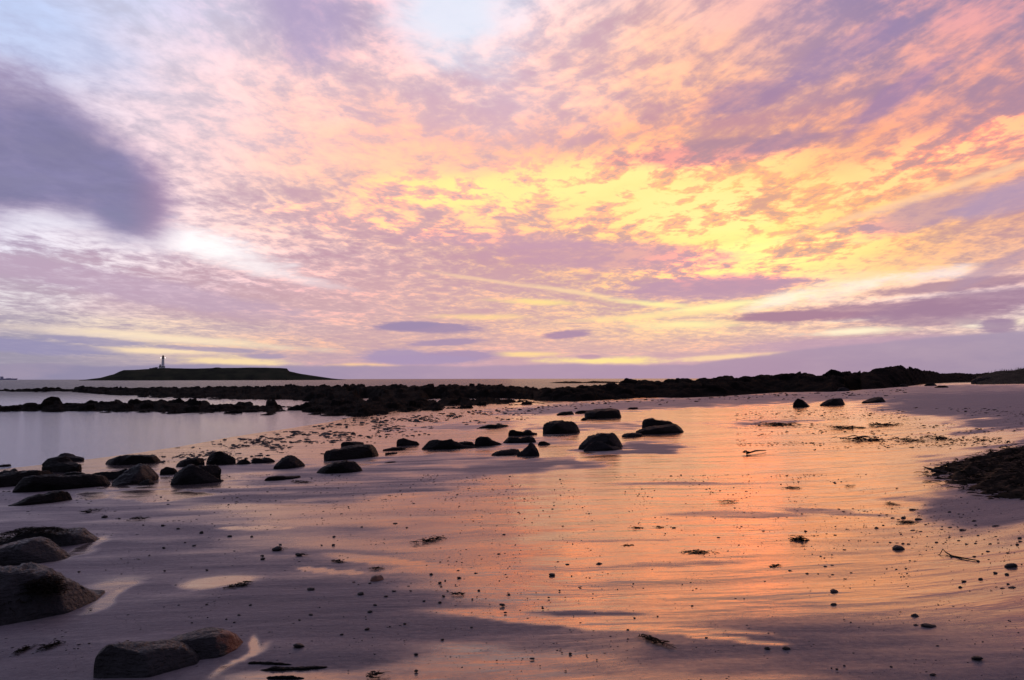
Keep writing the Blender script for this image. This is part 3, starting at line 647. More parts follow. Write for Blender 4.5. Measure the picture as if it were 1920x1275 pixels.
for px, py, w_, h_, mt, lab in ((303.5, 692.6, 12, 4.6, M_WHITE, 'pale keeper\'s house at the foot of the lighthouse'), (293.2, 692.8, 4.5, 2.6, M_DARKM, 'small dark steep-roofed shed nearest left of the lighthouse houses'),
        (288.6, 693.2, 4.0, 2.2, M_DARKM, 'second small dark shed left of the lighthouse'), (283.2, 693.6, 6.0, 1.6, M_DARKM, 'outermost small dark shed left of the lighthouse'), (312.6, 692.0, 13.5, 1.9, M_DARKM, 'long low dark flat-topped building right of the lighthouse')):
    o = obj_at('keepers_house' if mt is M_WHITE else 'outbuilding', px, py, ID - 12, lab, 'house' if mt is M_WHITE else 'shed')
    MB().box((0,0,h_/2-.5), (w_, 6, h_+1)).build('wall', mt, o)
    rf = MB().gable((0,0,h_+.002), (w_+.5, 6.6), .4 if w_ > 13 else (1.6 if mt is M_WHITE else 2.2)).build('roof', M_SLATE, o)
    if w_ < 13: MB().box((w_*.38,0,h_+1.5), (.8,.8,2.4)).build('chimney', mt, rf)
o = obj_at('cottage', 371.5, 705.6, ID - 95, 'tiny pale cottage low on the seaward slope of the island', 'cottage')
MB().box((0,0,1.0), (9,4,2.4)).build('wall', M_COT, o); MB().gable((0,0,2.203), (9.4,4.6), 1.3).build('roof', M_SLATE, o); MB().box((5.7,0,1.6), (2.2,3,3.6)).build('lean_to', M_COT, o)
# ship on the horizon, distance haze mixed into its paint colours
SD = 6000.0; KS = SD / F_PX
sh = obj_at('ship', 14.5, 711.3, SD, 'faint blue-grey cargo ship on the horizon far left of the island', 'ship'); sh.location.z = -0.5
n0 = MB(); L_ = 25 * KS / 2
n0.v = [(-L_,-7,0),(L_*.86,-7,0),(L_*.97,0,0),(L_*.86,7,0),(-L_,7,0),(-L_*1.0,-8,9.5),(L_*.9,-8,9.5),(L_*1.06,0,11.5),(L_*.9,8,9.5),(-L_*1.0,8,9.5)]
n0.f = [[0,1,6,5],[1,2,7,6],[2,3,8,7],[3,4,9,8],[4,0,5,9],[5,6,7,8,9],[4,3,2,1,0]]; n0.build('hull', M_SHIPH, sh)
MB().box((-L_*.62,0,15), (L_*.34,12,11)).box((-L_*.62,0,21.3), (L_*.22,13,1.6)).build('superstructure', M_SHIPW, sh)
MB().box((-L_*.78,0,20), (3.5,3.5,7)).build('funnel', M_SHIPH, sh); MB().lathe((-L_*.6,0,22.1), [(.5,0),(.25,7)], 6).build('mast', M_SHIPH, sh)
MB().lathe((L_*.5,0,10), [(.6,0),(.4,8)], 6).box((L_*.1,0,11), (L_*.5,10,2.5)).build('deck_cargo', M_SHIPW, sh)

# ================================================================== boulders
def nz(p, s, seed, o=4): return mnoise.fractal(Vector(p) * s + Vector((seed * 3.1, seed * 1.7, seed)), 1.0, 2.0, o)
def rock_mesh(prof, base, depth=.55, seed=1, block=.62, rough=.095, ns=64, nth=30, sink=.05, lean=0.0):
    """a boulder standing on the sand between two foot points, its crest following a skyline; returns verts, faces, origin"""
    (yl, yr) = base; xl, xr = prof[0][0], prof[-1][0]
    GL, GR = hit(xl, yl), hit(xr, yr); L = (GR - GL).length; D = L * depth
    ctr = (GL + GR) / 2; away = Vector((ctr.x, ctr.y, 0)).normalized()
    ax = (GR - GL).normalized(); nrm = Vector((-ax.y, ax.x, 0)).normalized()
    if nrm.dot(away) < 0: nrm = -nrm
    V = []; px_, py_ = zip(*prof); ss = [.5 - .5 * math.cos(math.pi * k / (ns - 1)) for k in range(ns)]
    hs_ = []
    for s in ss:
        x = xl + (xr - xl) * s; hd = D / 2 * max(1 - abs(2 * s - 1) ** 2.4, .0016) ** .5
        c = GL.lerp(GR, s) + nrm * (D / 2); a, e = azel(x, float(np.interp(x, px_, py_)))
        dist = math.hypot(c.x, c.y); top = CAM.z + dist * math.tan(e); g0 = GL.z + (GR.z - GL.z) * s - sink * 0
        hh = max(top - g0, .006)
        hs_.append((c, hd, g0, hh))
    size = max(h[3] for h in hs_); rr = []
    for (c, hd, g0, hh) in hs_:
        row = []
        for k in range(nth):
            th = math.pi * k / (nth - 1); cy, sy = math.cos(th), math.sin(th)
            yo = -math.copysign(abs(cy) ** block, cy) * hd; zo = sy ** block * hh
            row.append(c + nrm * (yo + lean * zo) + Vector((0, 0, zo)) + Vector((0, 0, g0 - c.z)))
        row[0] = row[0] - Vector((0, 0, sink + .04)) ; row[-1] = row[-1] - Vector((0, 0, sink + .04)); rr.append(row)
    sc = 1.0 / max(size, L * .25)
    out = []
    for i, row in enumerate(rr):
        c = hs_[i][0] + Vector((0, 0, hs_[i][3] * .4))
        for p in row:
            r_ = (p - c); r_ = r_.normalized() if r_.length > 1e-6 else Vector((0, 0, 1))
            vd = mnoise.voronoi(p * sc * 2.1 + Vector((seed, 0, 0)))[0]
            vd2 = mnoise.voronoi(p * sc * 5.5 + Vector((0, seed, 0)))[0]
            vd3 = mnoise.voronoi(p * sc * 1.15 + Vector((0, 0, seed)))[0]
            f = (vd3[1] - vd3[0]) * .8 - .35 + nz(p, sc * 1.5, seed) * .8 + (vd[1] - vd[0]) * .9 - .45 + (min(vd2[1] - vd2[0], .35) - .2) * .8 + nz(p, sc * 7, seed + 5, 4) * .50 - max(0, .12 - abs(nz(p, sc * 2.2, seed + 9, 3))) * 3.2
            out.append(p + r_ * f * rough * max(size, L * .2))
    # split faces: a few flat planes cut from the sides
    r_ = random.Random(seed * 7 + 1); hgt = size
    for _ in range(9):
        a_ = r_.uniform(-1.5, 1.5); n_ = (-nrm * math.cos(a_) + ax * math.sin(a_)); n_ = Vector((n_.x, n_.y, r_.uniform(.25, 1.1))).normalized()
        c0 = ctr + nrm * (D / 2); sup = max((p - c0).dot(n_) for p in out); cut = sup * r_.uniform(.76, .9) if abs(a_) < .8 else sup * r_.uniform(.90, .97)
        out = [p - n_ * ((p - c0).dot(n_) - cut) * .88 if (p - c0).dot(n_) > cut else p for p in out]
    o = Vector((ctr.x, ctr.y, ctr.z)) + nrm * (D / 2)
    return [tuple(p) for p in out], grid_faces(ns, nth), tuple(o)
def boulder(lobes, label, mat=None, name='boulder', group=None, parts=()):
    """lobes: list of dicts for rock_mesh; all of them merge into ONE mesh"""
    vv, ff, org = [], [], None
    for k, l in enumerate(lobes):
        v_, f_, o_ = rock_mesh(**l); n0 = len(vv); vv += v_; ff += (np.asarray(f_) + n0).tolist(); org = org or o_
    o = mesh_obj(name, vv, ff, mat or M_BOULDER, None, True, org)
    tag(o, label, 'boulder' if name == 'boulder' else 'rock', group); return o
def Lb(prof, base, **k): return dict(prof=prof, base=base, **k)
GB = 'boulders strewn along the wet beach'
B = [
 ('thin dark rock poking out at the left frame edge, farthest out of its cluster', [Lb([(-14,877),(-2,873),(8,870.5),(20,870),(25,873)], (878,875), seed=2)], 0),
 ('pair of low humps behind the long black rock at the left frame edge', [Lb([(-10,889),(5,884),(14,880.5),(24,882),(30,878),(38,878.5),(46,888)], (898,893), seed=3)], 0),
 ('long rounded black rock cut by the left frame edge behind the biggest one', [Lb([(-40,905),(-10,899),(12,890),(40,883),(64,880),(100,880.5),(114,886),(122,893)], (920,903), seed=4, depth=.4)], 0),
 ('longest low black rock of the left cluster with a rounded left shoulder', [Lb([(27,916),(34,903),(45,894),(62,890.5),(80,889.5),(105,890.5),(130,891),(160,887.5),(172,887),(192,889.5),(208,893),(217,900),(223,909)], (927,911), seed=5, depth=.34)], 0),
 ('dark rock with a raised knob at its right end behind the longest rock', [Lb([(150,891),(172,886),(205,884.5),(216,883.5),(223,878.5),(229,878),(236,884),(239,893)], (899,899), seed=6, depth=.3)], 0),
 ('thin sliver of dark rock between the knobbed rock and the upright one', [Lb([(116,889),(122,886),(140,884.5),(152,886),(160,889)], (893,891), seed=7)], 0),
 ('upright jagged black rock standing behind the left cluster', [Lb([(62,882),(65,868),(67,859.5),(73,858),(80,857.5),(88,858),(94,865),(104,869),(118,872),(124,878),(121,884)], (885,888), seed=8, rough=.1, block=.5)], 0),
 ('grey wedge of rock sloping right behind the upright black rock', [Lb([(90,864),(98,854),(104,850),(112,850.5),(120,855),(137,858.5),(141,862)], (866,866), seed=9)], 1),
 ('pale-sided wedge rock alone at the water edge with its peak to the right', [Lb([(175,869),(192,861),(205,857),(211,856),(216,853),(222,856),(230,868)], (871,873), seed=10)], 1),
 ('flat-topped black boulder at the waterline right of the wedge rock', [Lb([(231,871),(240,861),(252,853.5),(262,852.5),(282,852),(301,852.5),(308,859),(315,865)], (874,866), seed=11, block=.5)], 0),
 ('low tapering black rock lying nearest the camera below the left cluster', [Lb([(22,950),(42,941),(62,930.5),(80,925.5),(92,926),(104,921),(120,919),(134,921),(141,926),(144,935)], (951,938), seed=12, depth=.4)], 0),
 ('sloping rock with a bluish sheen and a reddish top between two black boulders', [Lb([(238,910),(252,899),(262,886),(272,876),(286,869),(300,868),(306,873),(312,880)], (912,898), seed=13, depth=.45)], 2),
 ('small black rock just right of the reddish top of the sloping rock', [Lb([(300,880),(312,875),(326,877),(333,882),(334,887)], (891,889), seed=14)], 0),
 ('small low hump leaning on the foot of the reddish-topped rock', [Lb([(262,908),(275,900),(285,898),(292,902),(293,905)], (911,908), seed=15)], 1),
 ('bulky hump-backed black boulder with a thin puddle in front', [Lb([(325,909),(330,893),(335,885),(346,880),(356,873),(368,870),(380,875),(398,886),(415,896),(432,903)], (912,903), seed=16, depth=.5), Lb([(372,875),(386,871),(404,869.5),(418,870.5),(422,873),(422,888),(421,897)], (906,900), seed=17, depth=.5)], 2),
 ('dark ridge of rock behind the hump-backed boulder on its left', [Lb([(337,874),(350,863),(360,859),(376,857.5),(390,858)], (877,872), seed=18)], 0),
 ('peaked black boulder behind the hump-backed boulder on its right', [Lb([(382,864),(386,852),(397,846),(407,845),(420,851),(437,858),(440,864),(437,869)], (872,871), seed=19)], 0),
 ('small triangular dark stone just right of the peaked black boulder', [Lb([(443,870),(453,862),(462,859.5),(470,865),(474,869)], (872,870), seed=20)], 0),
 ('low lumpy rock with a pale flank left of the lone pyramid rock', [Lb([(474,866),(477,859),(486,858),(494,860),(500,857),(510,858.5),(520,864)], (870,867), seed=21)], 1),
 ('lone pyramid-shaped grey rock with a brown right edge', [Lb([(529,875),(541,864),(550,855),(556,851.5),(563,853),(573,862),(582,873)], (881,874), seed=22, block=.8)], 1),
 ('smooth whale-backed black rock in front of the longest mid-beach rock', [Lb([(594,886),(604,878),(617,871),(630,866),(650,863),(668,865),(675,871),(685,880)], (890,885), seed=23)], 0),
 ('long waisted black rock with a square left end on mid beach', [Lb([(631,862),(632,851),(637,843),(652,840.5),(665,840),(680,834.5),(700,832.5),(718,833),(726,838),(737,846)], (866,853), seed=24, depth=.4, block=.5)], 0),
 ('flat dark slab hiding behind the long waisted rock', [Lb([(650,831),(656,828),(680,827.5),(693,829),(694,832)], (838,834), seed=25)], 0),
 ('thin shelf of rock right of the long waisted rock, the higher one', [Lb([(722,843),(742,838.5),(760,838),(770,840)], (846,842), seed=26, depth=.3)], 0),
 ('thin shelf of rock right of the long waisted rock, the lower one', [Lb([(726,849),(742,847.5),(750,848)], (853,850), seed=27, depth=.3)], 0),
 ('domed black rock with a low tail to the right beyond the long waisted rock', [Lb([(750,831),(752,824),(764,821),(776,825),(786,827),(792,832)], (837,834), seed=28)], 0),
 ('flat low black rock tapering to the right in front of the pyramid rock', [Lb([(502,900),(512,894),(524,891),(545,892.5),(570,891),(574,893.5)], (904,895), seed=29, depth=.3)], 0),
 ('tiny flat stone on dull sand right of the whale-backed rock', [Lb([(722,868),(732,865.5),(743,865),(746,866)], (869,867), seed=30, depth=.3)], 0),
 ('long lumpy ridge of low rock in the middle of the beach', [Lb([(788,843),(798,832),(806,823.5),(820,823),(830,825),(848,821.5),(852,825),(868,833),(900,838)], (844,840), seed=31, depth=.3), Lb([(862,834),(872,828),(882,827),(893,828),(898,833)], (840,837), seed=32)], 0),
 ('round-headed rock with a low skirt right of the lumpy ridge', [Lb([(900,833),(904,822),(912,818.5),(922,818),(928,824),(940,829),(951,832)], (838,834), seed=33)], 0),
 ('broad low rock tucked under the saddle-shaped rock', [Lb([(937,827),(948,820),(958,818),(975,821),(988,818),(1000,820),(1004,827)], (832,831), seed=34, depth=.4)], 0),
 ('saddle-shaped rock with two horns and a flat tongue to the right', [Lb([(957,812),(960,806),(966,805),(975,808),(986,809),(992,805),(998,806),(1002,810.5),(1015,812)], (818,815), seed=35, depth=.35)], 0),
 ('small low stone right of the dark cone-shaped rock', [Lb([(1010,833),(1013,828),(1022,827),(1034,832)], (835,834), seed=36)], 0),
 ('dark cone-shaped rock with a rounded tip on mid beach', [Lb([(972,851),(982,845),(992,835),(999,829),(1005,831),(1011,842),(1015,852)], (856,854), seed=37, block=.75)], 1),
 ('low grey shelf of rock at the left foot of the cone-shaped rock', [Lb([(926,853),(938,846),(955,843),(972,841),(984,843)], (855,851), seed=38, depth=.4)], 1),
 ('thin flat rock lying alone on the sand beyond the saddle-shaped rock', [Lb([(905,802),(922,796),(945,795),(962,797),(964,799)], (804,800), seed=39, depth=.3)], 0),
 ('big blocky black boulder with a many-sided top', [Lb([(1041,811),(1043,801),(1050,792.5),(1058,791),(1068,788),(1085,789),(1093,794),(1099,803),(1102,810)], (815,810), seed=40, block=.5, depth=.7)], 0),
 ('square-sided black boulder farthest back of the mid-beach group', [Lb([(1134,783),(1137,774),(1143,770),(1158,767.5),(1172,765.5),(1184,766),(1186,771),(1186,778)], (786,781), seed=41, block=.45, depth=.6)], 0),
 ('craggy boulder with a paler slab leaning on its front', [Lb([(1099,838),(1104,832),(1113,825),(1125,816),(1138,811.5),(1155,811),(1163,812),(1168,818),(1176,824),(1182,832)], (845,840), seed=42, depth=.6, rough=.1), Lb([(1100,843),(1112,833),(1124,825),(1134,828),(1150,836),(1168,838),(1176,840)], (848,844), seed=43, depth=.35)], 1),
 ('small dark stone peeping out behind the craggy boulder on its left', [Lb([(1106,818),(1110,815),(1120,814.5),(1127,817)], (821,821), seed=44)], 0),
 ('high-backed black boulder behind the long wedge boulder', [Lb([(1215,802),(1216,789),(1222,784.5),(1234,783),(1244,787),(1262,789),(1277,796)], (809,806), seed=45, block=.5)], 0),
 ('long wedge-shaped black boulder with a blunt right end', [Lb([(1207,812),(1220,805),(1240,799.5),(1262,797),(1280,795),(1292,795.5),(1303,799),(1301,808)], (816,810), seed=46, block=.5, depth=.4)], 0),
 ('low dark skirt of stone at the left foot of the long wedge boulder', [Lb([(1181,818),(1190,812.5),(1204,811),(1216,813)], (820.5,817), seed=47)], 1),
 ('grey flat slab farther left of the square-sided black boulder', [Lb([(1049,776),(1062,772),(1080,770.5),(1084,772)], (779,777), seed=48, depth=.3)], 0),
 ('darker flat slab nearer the square-sided black boulder, on its left', [Lb([(1084,773),(1092,769.5),(1110,769),(1118,770.5)], (776,774), seed=49, depth=.3)], 0),
 ('little peaked stone between the blocky boulder and the square-sided one', [Lb([(1090,787),(1096,782.5),(1104,787)], (788.5,788), seed=50, block=.8)], 0),
 ('small flat stone right behind the square-sided black boulder', [Lb([(1183,766),(1190,763.5),(1200,763.5),(1202,765.5)], (768,767), seed=51)], 0),
 ('small pointed black boulder, leftmost of three on the far sand', [Lb([(1495,761),(1498,753),(1504,746.5),(1511,748),(1520,755),(1527,761)], (764,762), seed=52, block=.7)], 0),
 ('rounded black boulder with a low left ramp, middle of three on the far sand', [Lb([(1551,759),(1562,753.5),(1570,749),(1576,747),(1590,746.5),(1594,751),(1595,757)], (761,758), seed=53)], 0),
 ('black boulder ramping up to the right, rightmost of three on the far sand', [Lb([(1632,754),(1645,750),(1658,744.5),(1666,743.5),(1671,749)], (756,753), seed=54)], 0),
 ('domed dark boulder standing before the dune at the right edge', [Lb([(1854,717),(1861,709),(1870,706),(1880,707),(1888,715)], (720,719), seed=55)], 0),
 ('low dark boulder at the foot of the far right outcrop, left of a flatter one', [Lb([(1734,722),(1740,718.5),(1750,717.5),(1758,721)], (724,723.5), seed=56)], 0),
 ('flat dark stone just right of the low boulder below the far outcrop', [Lb([(1750,726),(1758,723),(1770,722.8),(1777,725)], (727.5,727), seed=57)], 0),
 ('small dark boulder on the sand at the front of the far outcrop', [Lb([(1689,724),(1695,719.5),(1703,720),(1706,724)], (725.5,725), seed=58)], 0),
 ('little dark hump between the far outcrop and the domed boulder', [Lb([(1800,716),(1806,710),(1816,709.5),(1824,715)], (717.5,717), seed=59)], 0),
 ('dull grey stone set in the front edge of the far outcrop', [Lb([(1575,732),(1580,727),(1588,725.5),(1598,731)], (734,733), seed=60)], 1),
]
M_STAINED = rock_mat('grey_rock_rust_stain', (.003, .003, .0035), (.015, .014, .016), 9, .55, bumpd=.08, spec=.10)
for lab, lobes, mk in B:
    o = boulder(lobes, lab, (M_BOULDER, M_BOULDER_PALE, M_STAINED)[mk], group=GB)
    if lab.startswith('sloping'):
        bb = hit(302, 898); l0 = island_pt(303, 874, math.hypot(bb.x, bb.y) + .15) - o.location
        o.data.materials[0] = rock_mat('reddish_topped_rock', (.004, .004, .005), (.020, .019, .024), 9, .5, stain=(.10, .030, .020), stain_at=(l0.x, l0.y, l0.z, .24), bumpd=.08, spec=.10)

# ------------------------------------------------------------------ sea-wrack: ribbons of kelp
def ribbons(vs, fs, c, n, l, w, spread, hmax, rng, ang=None, jit=3.14, up=.5):
    for _ in range(n):
        r_ = math.sqrt(rng.random()); th = rng.uniform(0, 6.2832)
        x, y = c[0] + math.cos(th) * r_ * spread[0], c[1] + math.sin(th) * r_ * spread[1]; z = c[2] + hmax * (1 - r_ * r_) * rng.uniform(.3, 1)
        a = (ang if ang is not None else 0) + rng.uniform(-jit, jit); ll = l * rng.uniform(.4, 1.2); ww = w * rng.uniform(.5, 1.3); k = 5; pit = rng.uniform(-.2, up)
        n0 = len(vs); cu = rng.uniform(-2.2, 2.2)
        tw = rng.uniform(-.8, .8)
        for i in range(k + 1):
            t_ = i / k; wv = ww * math.sin(math.pi * min(max(t_, .08), .95)) ** .5
            px_, py_ = math.cos(a + cu * t_) , math.sin(a + cu * t_)
            x += px_ * ll / k; y += py_ * ll / k; z += math.sin(pit * (1 - 1.9 * t_)) * ll / k
            z = max(z, c[2] - .01)
            vs.append((x - py_ * wv, y + px_ * wv, z - wv * tw)); vs.append((x + py_ * wv, y - px_ * wv, z + wv * tw))
        for i in range(k): fs.append([n0 + 2*i, n0 + 2*i + 1, n0 + 2*i + 3, n0 + 2*i + 2])
rng = random.Random(11)

# ------------------------------------------------------------------ the four big rocks close to the camera
def stone(lobes, label, stain=None, r=.3, sc_=(.24, .075, .04)):
    o = boulder(lobes, label, M_STONE, 'boulder', GB)
    if stain:
        bb = hit(stain[0], stain[2]); l0 = island_pt(stain[0], stain[1], math.hypot(bb.x, bb.y) + .10) - o.location
        o.data.materials[0] = rock_mat('sandstone_with_rust_edge', (.005, .005, .0065), (.052, .050, .058), 9, .45, stain=sc_, stain_at=(l0.x, l0.y, l0.z, r), bumpd=.13, spec=.22)
    return o
def weed_on(o, px, py, dist, n, l, spread, h, label=None, ang=None, jit=3.14, up=.8):
    c = island_pt(px, py, dist); vs, fs = [], []; ribbons(vs, fs, (c.x, c.y, c.z), int(n * 1.7), l * .55, .0028, spread, h, rng, ang, jit, up)
    w = mesh_obj('seaweed', (np.array(vs) - np.array(o.location)), fs, M_KELP, o, smooth=False)
    return w
HI = dict(ns=90, nth=40)
f1 = stone([Lb([(-60,1020),(0,1012),(15,1002),(35,995),(60,994),(90,993),(105,995),(120,993),(145,993),(155,1001),(180,1014)], (1040,1021), seed=71, depth=.5, rough=.08, **HI)], 'low grey rock at the left edge topped with a mat of dark seaweed')
d1 = (hit(60, 1030) - CAM).length
for x_, y_, n_ in ((20,1000,240),(50,993,330),(85,992,300),(110,996,160),(5,1010,140)): weed_on(f1, x_, y_ + 3, math.hypot(*hit(x_, 1034).xy) + .28, n_, .10, (.12, .12), .035)
f2 = stone([Lb([(-60,1036),(0,1020),(25,1014),(45,1010),(62,1014),(85,1030),(114,1049)], (1066,1055), seed=72, depth=.6, rough=.06, **HI)], 'rounded pale rock at the left edge between the seaweed-topped rock and the biggest one', (14, 1026, 1056), .14, (.11, .06, .045))
weed_on(f2, 3, 1045, math.hypot(*hit(5, 1056).xy) + .1, 260, .10, (.10, .10), .05)
f3 = stone([Lb([(-120,1100),(-60,1075),(0,1064),(40,1058),(75,1056),(105,1059),(130,1070),(165,1088),(198,1104),(236,1123)], (1205,1130), seed=73, depth=.7, rough=.08, block=.85, **HI)], 'biggest rounded pale rock at the left edge with dark seaweed hanging down its face')
for x_, y_, n_, w_ in ((80,1092,420,.10),(88,1104,320,.08),(60,1108,260,.09),(30,1125,300,.11),(8,1140,300,.12),(100,1112,140,.06)):
    weed_on(f3, x_, y_, math.hypot(*hit(x_, 1172).xy) + .12 + (1150 - y_) * .004, n_, .11, (w_, w_), .04)
f4 = stone([Lb([(173,1246),(176,1226),(184,1214),(205,1210),(240,1208),(280,1206),(320,1204),(345,1206),(368,1216),(388,1236)], (1292,1252), seed=74, depth=.7, rough=.06, block=.85, **HI),
            Lb([(318,1212),(340,1200),(362,1193),(385,1187),(405,1181),(425,1178),(446,1180),(468,1188),(484,1206)], (1256,1217), seed=75, depth=.8, rough=.06, block=.85, **HI)],
           'long two-humped grey rock at the bottom left with an orange-stained right tip', (462, 1200, 1222), .17)
weed_on(f4, 228, 1224, math.hypot(*hit(228, 1262).xy) + .16, 420, .07, (.055, .05), .05)
for k_, (pf, bs, lab) in enumerate((([(456,1243),(475,1240),(500,1241),(530,1243),(545,1245)], (1245,1248), 'thin dark sliver in place of a crack just right of the orange-tipped rock'),
        ([(478,1257),(510,1251.5),(545,1251),(590,1249),(625,1250)], (1260,1253), 'longest dark sliver in place of a crack, level with the wet sand at bottom left'),
        ([(492,1270),(520,1266),(545,1267),(572,1271)], (1273,1273), 'short dark sliver in place of a crack, lowest at the bottom edge'))):
    o = boulder([Lb(pf, bs, seed=80 + k_, depth=.10, rough=.10, sink=.0)], lab, M_BOULDER, 'crack_sliver')  # slim dark slivers added to stand for the shaded cracks in wet rock

# ------------------------------------------------------------------ heap of kelp at the right
poly = [(1738,878),(1765,872),(1800,864),(1840,857),(1880,848),(1925,842),(2080,838),(2150,900),(2000,948),(1925,938),(1880,942),(1850,940),(1830,925),(1790,915),(1760,905),(1742,893)]
hp = [hit(x, y) for x, y in poly]; hx = np.array([p.x for p in hp]); hy = np.array([p.y for p in hp])
def inside(x, y):
    c = False; n = len(hx); j = n - 1
    for i in range(n):
        if (hy[i] > y) != (hy[j] > y) and x < (hx[j] - hx[i]) * (y - hy[i]) / (hy[j] - hy[i]) + hx[i]: c = not c
        j = i
    return c
def edge_d(x, y):
    best = 9
    for i in range(len(hx)):
        a = np.array((hx[i], hy[i])); b_ = np.array((hx[(i+1) % len(hx)], hy[(i+1) % len(hx)])); t_ = np.clip(((x, y) - a) @ (b_ - a) / ((b_ - a) @ (b_ - a)), 0, 1)
        best = min(best, float(np.hypot(*((x, y) - a - t_ * (b_ - a)))))
    return best
nx_, ny_ = 64, 64; gx = np.linspace(hx.min(), hx.max(), nx_); gy = np.linspace(hy.min(), hy.max(), ny_)
GX, GY = np.meshgrid(gx, gy, indexing='ij'); HE = np.array([[edge_d(x, y) * (1 if inside(x, y) else -1) for y in gy] for x in gx])
hz = H(GX, GY)
MZ = hz + np.clip(HE, -.05, .6) * .15 + (fbm(GX * 6, GY * 6, 4, 4) - .5) * np.clip(HE * 1.2, 0, .10) * 2.6 - .012
vs, fs = [], []
for _ in range(7000):
    i = rng.randrange(nx_); j = rng.randrange(ny_)
    if HE[i, j] < -.03 or (HE[i, j] < .05 and rng.random() < .5): continue
    ribbons(vs, fs, (gx[i] + rng.uniform(-.04, .04), gy[j] + rng.uniform(-.05, .05), MZ[i, j]), 1, .17, .008, (.02, .02), .03, rng, 0.0, 3.14, .7)
core = mesh_obj('seaweed_heap', np.stack([GX, GY, np.where(HE > 0, MZ, hz - .03)], -1).reshape(-1, 3), grid_faces(nx_, ny_)[:, ::-1], M_KELP)
rb = mesh_obj('fronds', vs, fs, M_KELP, core, smooth=False); rb['kind'] = 'stuff'
tag(core, 'broad heap of tangled dark kelp on the dull sand at the right edge', 'seaweed')

def tube(vs, fs, pts, rad, n=7):
    prev = len(vs)
    for i, p in enumerate(pts):
        a = Vector(pts[min(i+1, len(pts)-1)]) - Vector(pts[max(i-1, 0)]); a.normalize(); u = a.cross(Vector((0,0,1))); u = u.normalized() if u.length > .01 else Vector((1,0,0)); w = a.cross(u)
        r_ = rad[i] if isinstance(rad, (list, tuple)) else rad
        for k in range(n): vs.append(tuple(Vector(p) + (u * math.cos(6.2832*k/n) + w * math.sin(6.2832*k/n)) * r_))
    for i in range(len(pts) - 1):
        for k in range(n): fs.append([prev+i*n+k, prev+i*n+(k+1)%n, prev+(i+1)*n+(k+1)%n, prev+(i+1)*n+k])
M_WOOD = paint('sodden_driftwood', (.03, .022, .02), .7)
p0 = hit(1766, 889); dd = math.hypot(p0.x, p0.y); a_, e_ = azel(1731, 874.5); tip = Vector((math.sin(a_) * dd, math.cos(a_) * dd, CAM.z + dd * math.tan(e_)))
vs, fs = [], []; tube(vs, fs, [tuple(p0 + Vector((.1,.05,.0))), tuple(p0.lerp(tip, .35) + Vector((0,0,.012))), tuple(p0.lerp(tip, .7)), tuple(tip)], [.03, .024, .016, .004])
tag(mesh_obj('driftwood_stick', vs, fs, M_WOOD), 'pointed stick jutting out of the left tip of the kelp heap', 'driftwood')

# single scraps of weed on the sand: (px, py, width px, tilt, label, n, kind)
SC = [(800,1016,62,14,'long ragged strand of weed lying alone left of centre'),(1300,1038,58,-1,'flat dark weed scrap with thin tips on orange sand'),(1172,1025,22,4,'small curled weed scrap left of the flat thin-tipped one'),
 (440,1101,48,14,'feathery weed sprig beside the bright puddle at lower left'),(1222,1201,58,-22,'weed strand slanting down to the right on the dull sand at bottom centre'),(520,1030,26,-4,'faint weed wisp, upper of two left of centre'),
 (561,1041,24,-6,'faint weed wisp, lower of two left of centre'),(628,1054,24,-5,'small weed tuft left of the reddish stone'),(697,1270,26,20,'dark weed tuft cut by the bottom edge'),(1359,942,38,8,'flat oval wad of weed on the golden sand'),
 (1188,991,28,0,'straight dark weed strip in the middle of the sand'),(1480,916,38,0,'thin weed strip on the brightest golden patch'),(1591,912,20,8,'small weed twist right of the brightest golden patch'),(1668,946,32,-4,'weed strand at the left foot of the pebble field'),
 (1758,823,58,-6,'dark tangle of weed, longest in the drift line at the right'),(1836,826,26,0,'small weed tangle at the right end of the drift line'),(36,1223,36,22,'weed scrap at the left bottom edge, left of the slanting one'),(86,1216,46,18,'slanting weed scrap above the two-humped rock'),
 (1693,981,40,2,'thin curved weed stalk among the pebbles'),(852,1115,26,-4,'weed scrap at the border of dull and golden sand'),(1450,1064,22,10,'short stubby weed piece left of the pebble pair'),(165,960,40,8,'weed scrap on grey sand above the seaweed-topped rock'),
 (250,975,42,5,'long thin weed thread on the grey sand'),(560,905,44,-3,'thin twiggy weed line in front of the tapering low rock'),(1232,990,20,-5,'weed bit right of the straight strip'),(1560,1122,1,0,None),
 (1440,1163,1,0,None),(700,1068,26,6,'two-pronged weed tuft above the reddish stone'),(1575,803,60,2,'long low line of weed, upper left of the drift line'),(1650,798,62,4,'long low line of weed, upper right of the drift line'),
 (1610,826,90,0,'broken line of dark weed crossing the drift line'),(1700,826,46,-2,'short weed clump left of the darkest tangle'),(1450,797,70,2,'flat dark weed bank left of the drift line'),(955,800,1,0,None),(1385,1009,1,0,None)]
